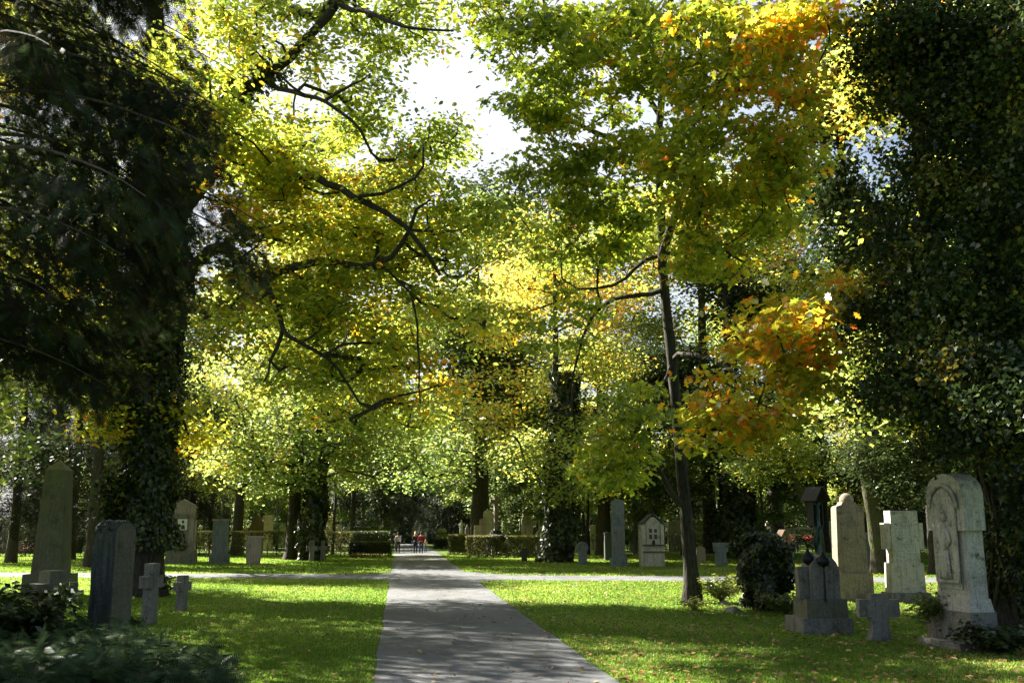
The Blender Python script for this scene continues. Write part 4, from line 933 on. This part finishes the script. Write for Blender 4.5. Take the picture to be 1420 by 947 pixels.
bm = NB(); tube(bm, [(0, -.08, h+(cr-h)*.3), (0, -.1, h+(cr-h)*.6), (0, -.09, h+(cr-h)*.78)], [.03, .06, .045]); bobj('corpus', bm, M['gold'], o, smooth=True)
# low tapered block
g, D, h, w = site(351, 782, 743, 21)
o = grave('headstone', g, 0, 'low pale block stone narrower at its foot, standing alone on the far left lawn')
bobj('block', box(NB(), w*.85, .35, h-.12, (0, 0, 0), 1.2, 1.05), M['pink'], o, bevel=.015); bobj('cap', box(NB(), w*1.12, .42, .12, (0, 0, h-.12)), M['pink'], o, bevel=.01)
stele(357, 0, 713, 17, 'brown', 'rounded brown headstone rising behind the left hedge', 'ogee', sh=.8, D=80, base=0)
stele(372, 0, 714, 14, 'pink', 'pale pinkish square topped stone right of the rounded brown headstone', 'round', sh=.99, D=84, base=0)
# small crosses by the two trunks
def mini_cross(px, pb, pt, wpx, mat, label, rz=.2):
    g, D, h, w = site(px, pb, pt, wpx); return setp(bobj('stone_cross', prism(NB(), cross_pts(w, h, w*.42, h*.62, .03), .2), M[mat], None, (g[0], g[1], 0), rz, bevel=.012), label, 'stone cross')
mini_cross(432, 778, 749, 15, 'grey', 'small grey stone cross at the foot of the ivy clad twin trunk')
mini_cross(447, 777, 749, 12, 'grey', 'small stone cross just right of the ivy clad twin trunk', -.2)
# boulder grave at left behind
g = HG(146, 78); hh = float(P(146, 704, 78)[2])
rk = rock('boulder', 146, 771, 1.0, 'tan', 'big reddish boulder gravestone behind the rough dark headstone', 1.3, 1.0); rk.location = (g[0], g[1], 0); rk.scale = (1.0, .7, hh*.98)
stele(128, 0, 690, 10, 'blue', 'slim blue grey statue like stone left of the big boulder', 'round', sh=.85, D=74, base=.1)
stele(28, 0, 712, 14, 'dark', 'small dark rounded headstone behind the far left hedge', 'round', sh=.8, D=78, base=0)
stele(12, 0, 716, 16, 'pale', 'small pale headstone at the left edge behind the hedge', 'round', sh=.8, D=82, base=0)
stele(44, 0, 700, 10, 'cream', 'narrow sunlit cream stone left of the obelisk', 'gable', sh=.9, D=84, base=0)
# --- right of the path, behind the hedge
o, h, w, D = stele(676, 0, 706, 22, 'pale', 'pale gabled memorial block behind the large stone cross', 'gable', sh=.86, D=84, base=0)
g, D, h, w = behind(688, 80, 687, 15)
o = grave('memorial_cross', g, .15, 'large dark stone cross on a round drum base above the long hedge', 'memorial')
bobj('cross', prism(NB(), [(x, z+1.7) for x, z in cross_pts(w*1.15, h-1.7, .32, (h-1.7)*.83, 0)], .3), M['pink'], o, bevel=.015)
bobj('drum', lathe(NB(), [(.85, 0), (.85, 1.1), (.95, 1.15), (.95, 1.32), (.8, 1.36), (.5, 1.4), (.45, 1.7)], 24), M['dark'], o, smooth=False)
stele(670, 0, 719, 9, 'pink', 'reddish block stone at the left shoulder of the large cross memorial', 'round', sh=.97, D=76, base=0)
stele(662, 0, 728, 9, 'cream', 'small cream block standing lowest beside the large cross memorial', 'round', sh=.98, D=75, base=0)
def statue(px, D, pt, hm, mat, label, name='statue'):
    z1 = float(P(px, pt, D)[2]); z0 = z1-hm; g = HG(px, D); o = grave(name, g, 0, label, 'statue')
    bobj('pedestal', box(NB(), .5, .5, z0), M['grey'], o, bevel=.02)
    bm = NB(); lathe(bm, [(.2, z0), (.17, z0+hm*.3), (.13, z0+hm*.55), (.18, z0+hm*.75), (.07, z0+hm*.85), (.09, z0+hm*.93), (.03, z1)], 12)
    tube(bm, [(-.16, 0, z0+hm*.76), (-.2, -.1, z0+hm*.55), (-.03, -.2, z0+hm*.52)], [.05, .045, .03], 6); tube(bm, [(.16, 0, z0+hm*.76), (.24, -.08, z0+hm*.62), (.28, -.1, z0+hm*.8)], [.05, .045, .03], 6)
    bobj('figure', bm, M[mat], o, smooth=True); return o
statue(640, 84, 721, 1.3, 'pale', 'thin white standing figure left of the small white cross, behind the hedge')
g, D, h, w = behind(659, 84, 721, 8); setp(bobj('stone_cross', prism(NB(), cross_pts(w, h, .13, h*.75, 0), .14), M['pale'], None, g, .1), 'small white cross between the thin white figure and the large memorial', 'stone cross')
o, h, w, D = stele(731, 0, 703, 15, 'cream', 'small sunlit house shaped tomb with a steep white edged gable', 'gable', sh=.72, D=76, base=0, th=.6, name='tomb')
bm = NB()
for s in (-1, 1): box(bm, w*.86, .75, .07, (s*w*.26, 0, h-.32), rot=Matrix.Rotation(s*.82, 3, 'Y'))
bobj('roof', bm, M['pale'], o)
stele(722, 0, 719, 3, 'blue', 'slim pale post left of the house shaped tomb', 'round', sh=.97, D=77, base=0)
g = HG(748, 74); zc = float(P(748, 695, 74)[2]); o = grave('grave_crucifix', g, .2, 'tall thin white edged cross with a stooping figure below, left of the ivy trunk', 'grave cross')
bobj('upright', box(NB(), .10, .10, zc-1.0, (0, 0, 1.0)), M['pale'], o); bobj('crossbar', box(NB(), .62, .08, .10, (0, -.003, zc-.75)), M['brown'], o); bobj('pedestal', box(NB(), .7, .6, 1.0), M['grey'], o, bevel=.02)
bm = NB(); tube(bm, [(-.35, -.2, 1.0), (-.3, -.2, 1.35), (-.12, -.15, 1.62), (.02, -.12, 1.78)], [.16, .13, .11, .07], 8); bmesh.ops.create_uvsphere(bm, u_segments=10, v_segments=8, radius=.1, matrix=Matrix.Translation((.05, -.12, 1.9))); tube(bm, [(-.12, -.15, 1.6), (.05, -.2, 1.5), (.0, -.1, 1.3)], [.05, .04, .03], 6)
bobj('figure', bm, M['pale'], o, smooth=True)
# in front of the right hedge
stele(684, 772, 757, 5, 'pale', 'low narrow white post stone in front of the long hedge', 'round', sh=.98, base=0, th=.2)
g, D, h, w = site(727, 778, 760, 14); setp(bobj('stone_cross', prism(NB(), cross_pts(w, h, w*.5, h*.62, .02), .22), M['dark'], None, g, 0, bevel=.03), 'small dark stone cross on the lawn before the long hedge', 'stone cross')
g, D, h, w = site(808, 783, 751, 15); o = grave('headstone', g, 0, 'small grey gravestone with a round wheel head, right of the ivy trunk')
bobj('shaft', box(NB(), w*.75, .25, h*.62, (0, 0, 0), .95, 1), M['blue'], o, bevel=.015); bm = NB()
bmesh.ops.create_cone(bm, segments=20, radius1=w*.52, radius2=w*.52, depth=.24, cap_ends=True, matrix=Matrix.Translation((0, 0, h-w*.5)) @ Matrix.Rotation(PI/2, 4, 'X')); bobj('wheel_head', bm, M['blue'], o, bevel=.012)
bobj('boss', prism(NB(), cross_pts(w*.6, w*.6, w*.16, w*.3, 0), .03, -.13, (0, 0, h-w*.8)), M['grey'], o)
stele(790, 776, 758, 9, 'tan', 'tiny tan stone at the foot of the ivy trunk, left of the wheel headed stone', 'round', sh=.8, base=0, th=.2)
stele(845, 777, 738, 13, 'dark', 'dark rectangular headstone just left of the tall plain grey stele', 'round', sh=.98, base=0, th=.3)
o, h, w, D = stele(858, 785, 692, 16, 'blue', 'tall slim plain grey stele with a slightly pointed top', 'gable', sh=.97, base=.13, bw_=1.3, th=.45, text=0)
text_lines(o, w*.6, h*.2, h*.55, -.228, 12)
# mausoleum stone
g, D, h, w = site(904, 785, 715, 33)
o = grave('mausoleum_stone', g, 0, 'white house shaped tomb with a dark cross shaped opening and curved gable', 'tomb')
bobj('body', box(NB(), w*.94, .8, h*.8), M['pale'], o, bevel=.015)
bobj('pediment', prism(NB(), [(x, z+h*.8) for x, z in arch(w*.94, h*.2-.05, .06, 14, 'ogee')], .8), M['pale'], o)
bm = NB(); pts = [(x*1.02, 0, z+h*.8+.03) for x, z in arch(w, h*.2, .05, 14, 'ogee')[2:]]
for a, b in zip(pts, pts[1:]):
    va = [bm.verts.new((p[0], y, p[2]+dz)) for p in (a, b) for y in (-.47, .47) for dz in (0, .06)]
    for q in ((0, 1, 5, 4), (2, 6, 7, 3), (0, 4, 6, 2), (1, 3, 7, 5), (0, 2, 3, 1), (4, 5, 7, 6)): bm.faces.new([va[i] for i in q])
bobj('roof', bm, M['dark'], o)
wo_ = bobj('opening_shade', box(NB(), w*.34, .02, h*.2, (0, -.408, h*.54)), M['portrait_opening'], o)  # dark plate painted as the shade inside the opening
bm = NB(); box(bm, w*.08, .02, h*.2, (0, -.428, h*.54)); box(bm, w*.34, .014, h*.035, (0, -.427, h*.63)); bobj('window_cross', bm, M['pale'], o)
bobj('ledge', box(NB(), w*.9, .14, .06, (0, -.47, h*.41)), M['dark'], o, bevel=.01); bobj('lower_ledge', box(NB(), w*.9, .08, .05, (0, -.44, h*.28)), M['dark'], o)
bm = NB()
for x in (-.3, .3): box(bm, .05, .03, h*.5, (x*w, -.412, h*.42))
for x in (-.4, 0, .4): box(bm, .012, .03, h*.26, (x*w, -.405, .02))
bobj('pilasters', bm, M['grey'], o)
bobj('candle', lathe(NB(), [(.07, h*.41+.06), (.08, h*.41+.2), (.03, h*.41+.3)], 10, (0, -.5, 0)), M['iron'], o)
text_lines(o, w*.6, h*.78, h*.88, -.403, 3, 'ins_pale')
# beyond the thin hedge
o, h, w, D = stele(880, 0, 723, 15, 'cream', 'small sunlit gabled shrine stone with a dark cross relief, left of the white tomb', 'gable', sh=.8, D=84, base=0)
bobj('cross_relief', prism(NB(), [(x, z+h*.72) for x, z in cross_pts(.3, .5, .06, .35, 0)], .03, -.19), M['brown'], o)
stele(934, 0, 722, 17, 'cream', 'sunlit cream block stone just left of the slender oak trunk', 'round', sh=.985, D=84, base=0)
stele(993, 0, 724, 10, 'cream', 'small cream stone with round relief seen left of the broad ivy trunk', 'round', sh=.85, D=86, base=0)
o, h, w, D = stele(1041, 0, 698, 11, 'pale', 'tall pale rounded pillar stone sunlit on its left edge, above the ivy stump', 'round', sh=.95, D=72, base=0, th=.5)
g, D, h, w = site(1000, 784, 752, 20); o = grave('headstone', g, 0, 'grey urn shaped stone with broad cap on the lawn left of the ivy covered stump')
bobj('foot', box(NB(), w*.72, .4, h*.6, (0, 0, 0), .85, 1), M['blue'], o, bevel=.015); bobj('cap', box(NB(), w*.82, .45, h*.40, (0, 0, h*.6), 1.2, 1.05), M['blue'], o, bevel=.015)
stele(972, 780, 758, 12, 'tan', 'low tan stone right behind the slender oak trunk', 'round', sh=.9, base=0, th=.25)
stele(1210, 790, 738, 27, 'blue', 'dark blue grey rounded headstone between the ball topped stele and the white cross stone', 'round', sh=.9, base=0, th=.3)
g = HG(1106, 84); zt = float(P(1106, 732, 84)[2]); o = grave('table_tomb', g, 0, 'canopy tomb with a flat slab on short posts beyond the flowered hedge', 'tomb')
bobj('slab', box(NB(), 2.3, 1.0, .1, (0, 0, zt-.1)), M['pale'], o); bobj('block', box(NB(), .75, .7, zt-.12, (-.75, 0, 0)), M['cream'], o, bevel=.02)
for x in (-.2, 1.0): bobj('post', box(NB(), .12, .12, zt-.1, (x, -.3, 0)), M['grey'], o)
bobj('urn', lathe(NB(), [(.12, zt-.8), (.22, zt-.6), (.28, zt-.4), (.15, zt-.2)], 12, (.45, 0, 0)), M['pale'], o)
stele(1342, 0, 700, 10, 'pale', 'little white stone seen past the right side of the tall monument', 'round', sh=.95, D=70, base=0)
stele(1294, 0, 722, 8, 'pale', 'little pale lantern shaped stone between the white cross stone and the carved monument', 'gable', sh=.8, D=80, base=0)
for i, (px, pt, wp) in enumerate([(186, 716, 10), (208, 722, 8), (288, 724, 8), (392, 722, 9), (470, 726, 8), (648, 727, 6), (700, 722, 8), (712, 729, 6), (762, 722, 7), (795, 724, 8), (822, 727, 7), (918, 722, 8), (1010, 726, 7), (1064, 722, 8), (1086, 727, 7), (1150, 722, 8), (1232, 724, 9), (1312, 722, 8)]):
    g, D, h, w = behind(px, 88+(i*7) % 13, pt, wp); o = grave('headstone', g, .1, 'small pale headstone far off among the trees beyond the hedges', 'gravestone', 'distant pale headstones')
    bobj('body', prism(NB(), arch(w, h, h*(.8 if i % 2 else .96), 10, ('round', 'gable', 'ogee')[i % 3]), .25), M[('pale', 'cream', 'pink')[i % 3]], o, bevel=.01)
# flowers along hedges
def flowers(px0, px1, D, z, label, n=500):
    r = np.random.default_rng(int(px0)); A = HG(px0, D); B = HG(px1, D); o = empty('flower_bed', A, 0, label, 'flowers'); b = A
    u = r.uniform(0, 1, (n, 1)); C = A+(B-A)*u+r.normal(0, 1, (n, 3))*[.1, .25, .12]-b; C[:, 2] = np.maximum(.05, z+C[:, 2])
    link('blossoms', leaves('blossoms', C, r.uniform(.06, .12, n), T_LEAF, r.uniform(0, 1, n), r=r), M['flower'], o)
    C2 = A+(B-A)*r.uniform(0, 1, (n*2, 1))+r.normal(0, 1, (n*2, 3))*[.1, .25, .1]-b; C2[:, 2] = np.clip(C2[:, 2]+z*.6, .03, None)
    link('greenery', leaves('greenery', C2, r.uniform(.06, .12, n*2), T_LEAF, r.uniform(0, 1, n*2), r=r), M['boxhedge'], o)
flowers(488, 535, fw(G(510, 773)), .14, 'row of low red flowers along the foot of the dark box hedge', 260)
flowers(1088, 1100, 81, 1.15, 'left clump of red flowers growing in the hedge behind the stump', 160)
flowers(1114, 1126, 81, 1.15, 'right clump of red flowers growing in the hedge behind the stump', 160)
flowers(30, 60, 69, .6, 'scattered red flowers before the far left hedge', 90)
flowers(975, 990, 80, .9, 'white and red flowers low beside the slender oak', 90)
# bright cypress-like shrubs
def conic(px, D, pt, wpx, label, mat='lime', seed=1, pb=None):
    r = np.random.default_rng(seed); g = HG(px, D); h = float(P(px, pt, D)[2]); w = wpx*MPP(D); o = empty('shrub', g, 0, label, 'shrub')
    n = 3500; z = r.uniform(0, 1, n)**.8; a = r.uniform(0, 2*PI, n); q = w/2*(1-z*.45)*r.uniform(.5, 1.05, n)*(1+.25*np.sin(z*h*14))
    C = np.stack([np.cos(a)*q, np.sin(a)*q, z*h+.1], 1)
    link('foliage', leaves('foliage', C, r.uniform(.07, .14, n), T_QUAD, r.uniform(0, 1, n), r=r), M[mat], o); bobj('stem', tube(NB(), [(0, 0, 0), (0, 0, h*.95)], [.06, .02]), M['wood'], o)
conic(274, 78, 692, 15, 'narrow sunlit yellow green shrub right of the portrait stele', seed=1)
conic(327, 80, 700, 16, 'sunlit yellow green shrub right of the crucifix stele', seed=2)
conic(339, 80, 688, 12, 'taller sunlit yellow green shrub just before the rounded brown headstone', seed=3)
conic(292, 79, 686, 12, 'white glinting ivy like shrub behind the crucifix stele', 'hedge', seed=4)
conic(613, 96, 734, 18, 'rounded light green bush at the far right of the path end', 'lime', seed=5)
conic(572, 118, 712, 60, 'hazy blue green round bush closing the path end', 'spruceL', seed=6)
conic(455, 76, 712, 30, 'ivy covered bush with pale leaves at the left hedge end', 'hedge', seed=7)
conic(985, 78, 706, 40, 'pale leaved climbing shrub seen right of the slender oak', 'hedge', seed=8)
conic(958, 80, 735, 22, 'pale flowering bush left of the slender oak at hedge level', 'lime', seed=9)
conic(232, 80, 690, 30, 'pinkish autumn bush left of the portrait stele', 'lime', seed=10)
conic(505, 88, 712, 40, 'dark round bush behind the clipped box hedge', 'boxhedge', seed=11)
conic(690, 95, 700, 60, 'dark bush behind the memorial cross', 'boxhedge', seed=12)
conic(1255, 76, 690, 90, 'wide dark evergreen bush behind the white cross stone', 'boxhedge', seed=13)
conic(930, 92, 700, 70, 'dark bush behind the white house shaped tomb', 'boxhedge', seed=14)
# --- people on the far path
def skin_body(name, joints, edges, mat, parent=None, loc=None, rz=0):
    bm = NB(); sl = bm.verts.layers.skin.verify(); vs = []
    for k, (co, rad) in enumerate(joints):
        v = bm.verts.new(co); v[sl].radius = (rad, rad) if not hasattr(rad, '__len__') else rad; v[sl].use_root = (k == 0); vs.append(v)
    for a, b in edges: bm.edges.new((vs[a], vs[b]))
    me = bpy.data.meshes.new(name); bm.to_mesh(me); bm.free(); o = link(name, me, mat, parent, loc, rz)
    o.modifiers.new('skin', 'SKIN'); s = o.modifiers.new('sub', 'SUBSURF'); s.levels = 1; s.render_levels = 2
    return o
SK = plain('skin', (.5, .3, .22), .6, bs=0)
def cloth(n, c): return plain(n, c, .9)
def person(px, D, H, rz, top, legs, hair, label, lean=.0, longcoat=False, stride=.1, longhair=False, arms=(.1, .1)):
    k = H/1.75; g = HG(px, D)
    def J(x, y, z, r): return ((x*k, (y-lean*max(0, z-.95)*1.0)*k, z*k), r*k)
    a0, a1 = arms
    js = [J(0, 0, .95, .13), J(0, 0, 1.15, .12), J(0, 0, 1.38, .13), J(0, 0, 1.50, .055), J(0, -.01, 1.62, .095), J(0, -.02, 1.70, .085),
          J(-.19, 0, 1.42, .06), J(-.24, -a0, 1.16, .045), J(-.22, -a0-.12, .92, .033), J(-.22, -a0-.16, .83, .04),
          J(.19, 0, 1.42, .06), J(.24, -a1, 1.16, .045), J(.22, -a1-.12, .92, .033), J(.22, -a1-.16, .83, .04),
          J(-.10, 0, .88, .09), J(-.11, -stride*.4, .50, .06), J(-.11, stride*.2-.05, .09, .04), J(-.11, stride*.2-.18, .035, .035),
          J(.10, 0, .88, .09), J(.11, -stride*.1-.02, .50, .06), J(.11, -stride*.9, .09, .04), J(.11, -stride*.9-.13, .035, .035)]
    E = [(0, 1), (1, 2), (2, 3), (3, 4), (4, 5), (2, 6), (6, 7), (7, 8), (8, 9), (2, 10), (10, 11), (11, 12), (12, 13), (0, 14), (14, 15), (15, 16), (16, 17), (0, 18), (18, 19), (19, 20), (20, 21)]
    body = skin_body('person', js, E, SK, None, (g[0], g[1], 0), rz); setp(body, label, 'person')
    def gr(ids, f): m = {i: n_ for n_, i in enumerate(ids)}; return [(js[i][0], js[i][1]*f+.012) for i in ids], [(m[a], m[b]) for a, b in E if a in m and b in m]
    a, b = gr([0, 1, 2, 6, 7, 8, 10, 11, 12], 1.12); skin_body('jacket', a, b, top, body)
    a, b = gr([0, 14, 15, 16, 18, 19, 20], 1.1); skin_body('trousers', a, b, legs, body)
    if longcoat:
        bobj('coat_skirt', lathe(NB(), [(.21*k, .62*k), (.18*k, .9*k), (.16*k, 1.05*k)], 14), top, body, smooth=True)
    bm = NB(); bmesh.ops.create_uvsphere(bm, u_segments=14, v_segments=10, radius=.118*k, matrix=Matrix.Translation(Vector(js[5][0])+Vector((0, .025*k, -.01*k))) @ Matrix.Diagonal((.95, 1, 1.05, 1)))
    if longhair: tube(bm, [tuple(Vector(js[5][0])+Vector((0, .05, 0))), tuple(Vector(js[3][0])+Vector((0, .09, -.06)))], [.10*k, .07*k])
    bobj('hair', bm, hair, body, smooth=True)
    nose = NB(); tube(nose, [tuple(Vector(js[5][0])+Vector((0, -.085*k, 0))), tuple(Vector(js[5][0])+Vector((0, -.115*k, -.035*k)))], [.012*k, .016*k], 6); bobj('nose', nose, SK, body)
    for s in (-1, 1): bobj('shoe', box(NB(), .09*k, .25*k, .06*k, (s*.11*k, (stride*.2-.1)*k if s < 0 else (-stride*.9-.05)*k, 0)), M['iron'], body, bevel=.01)
    return body
wht, dk, rd, jn, blk, bl = cloth('white_cloth', (.6, .58, .62)), cloth('dark_cloth', (.02, .022, .03)), cloth('red_cloth', (.30, .01, .02)), cloth('denim', (.035, .055, .11)), cloth('black_cloth', (.012, .012, .016)), cloth('blue_cloth', (.03, .05, .10))
hg, hb, hd_ = plain('grey_hair', (.12, .11, .10), .8), plain('blond_hair', (.45, .36, .2), .8), plain('dark_hair', (.02, .015, .012), .8)
person(552.5, 78.5, 1.52, PI+.1, wht, blk, hd_, 'stooping person in a white shirt and black trousers walking away on the path', lean=.12, stride=.18)
person(547.5, 86, 1.62, PI, bl, dk, hd_, 'person in dark blue partly hidden behind the one in the white shirt', stride=.1)
person(576.5, 78, 1.58, PI-.1, dk, jn, hb, 'blond person in a long dark coat walking beside the one in red', longcoat=True, longhair=True, stride=.16)
person(584.5, 77.5, 1.56, PI, rd, jn, hd_, 'person in a dark red jacket and blue jeans walking away on the path', stride=.14, arms=(.05, .12))
person(590.5, 79, .98, PI, cloth('yellow_cloth', (.55, .42, .2)), cloth('teal_cloth', (.05, .16, .18)), hb, 'small child in a light top at the right hand of the person in red', stride=.1)
g = HG(566, 77.2); o = grave('walking_frame', g, 0, 'low dark wheeled walking frame on the path between the walkers', 'walking frame')
bm = NB()
for x in (-.28, .28): tube(bm, [(x, -.25, .1), (x, 0, .85), (x, .15, .88)], .016, 6); tube(bm, [(x, .25, .1), (x, -.02, .6)], .016, 6)
tube(bm, [(-.28, 0, .5), (.28, 0, .5)], .016, 6); bobj('frame', bm, M['iron'], o)
for x in (-.28, .28):
    for y in (-.25, .25):
        bm = NB(); bmesh.ops.create_cone(bm, segments=14, radius1=.09, radius2=.09, depth=.03, cap_ends=True, matrix=Matrix.Translation((x, y, .095)) @ Matrix.Rotation(PI/2, 4, 'Y')); bobj('wheel', bm, M['iron'], o)

# ------------------------------------------------------------------ light and sky
sun_d = bpy.data.lights.new('sun', 'SUN'); sun = bpy.data.objects.new('sun', sun_d); COL.objects.link(sun)
sdir = Vector((-math.sin(SUN_AZ)*math.cos(SUN_EL), math.cos(SUN_AZ)*math.cos(SUN_EL), math.sin(SUN_EL)))
sun.rotation_euler = sdir.to_track_quat('Z', 'Y').to_euler(); sun.location = (-30, 20, 40)
sun_d.energy = 24; sun_d.angle = math.radians(.55); sun_d.color = (1, .95, .84)
w = bpy.data.worlds.new('World'); scene.world = w; w.use_nodes = True; nt = w.node_tree; nt.nodes.clear()
sky = nt.nodes.new('ShaderNodeTexSky'); sky.sky_type = 'NISHITA'; sky.sun_disc = False
sky.sun_elevation = SUN_EL; sky.sun_rotation = -SUN_AZ; sky.air_density = 1.0; sky.dust_density = 3.0; sky.ozone_density = 1.0
bg = nt.nodes.new('ShaderNodeBackground'); bg.inputs['Strength'].default_value = .185
wo = nt.nodes.new('ShaderNodeOutputWorld'); 
# thin bright cloud veil over the sunward part of the sky
tc = nt.nodes.new('ShaderNodeTexCoord'); vm = nt.nodes.new('ShaderNodeVectorMath'); vm.operation = 'DOT_PRODUCT'; nt.links.new(tc.outputs['Generated'], vm.inputs[0]); vm.inputs[1].default_value = Vector((-.25, .85, .45)).normalized()
rp = nt.nodes.new('ShaderNodeValToRGB'); rp.color_ramp.elements[0].position = .72; rp.color_ramp.elements[0].color = (0, 0, 0, 1); rp.color_ramp.elements[1].position = .93; rp.color_ramp.elements[1].color = (.85, .85, .85, 1); nt.links.new(vm.outputs['Value'], rp.inputs['Fac'])
mx = nt.nodes.new('ShaderNodeMix'); mx.data_type = 'RGBA'; nt.links.new(rp.outputs[0], mx.inputs[0]); nt.links.new(sky.outputs[0], mx.inputs[6])
mx.inputs[7].default_value = (6.6, 6.9, 7.3, 1); nt.links.new(mx.outputs[2], bg.inputs['Color']); nt.links.new(bg.outputs[0], wo.inputs[0])
scene.view_settings.view_transform = 'Standard'; scene.view_settings.look = 'None'; scene.view_settings.exposure = 0; scene.view_settings.gamma = 1
c = scene.cycles; c.max_bounces = 8; c.diffuse_bounces = 4; c.transmission_bounces = 6; c.glossy_bounces = 2; c.transparent_max_bounces = 4
c.use_denoising = True; c.sample_clamp_indirect = 6; c.caustics_reflective = False; c.caustics_refractive = False
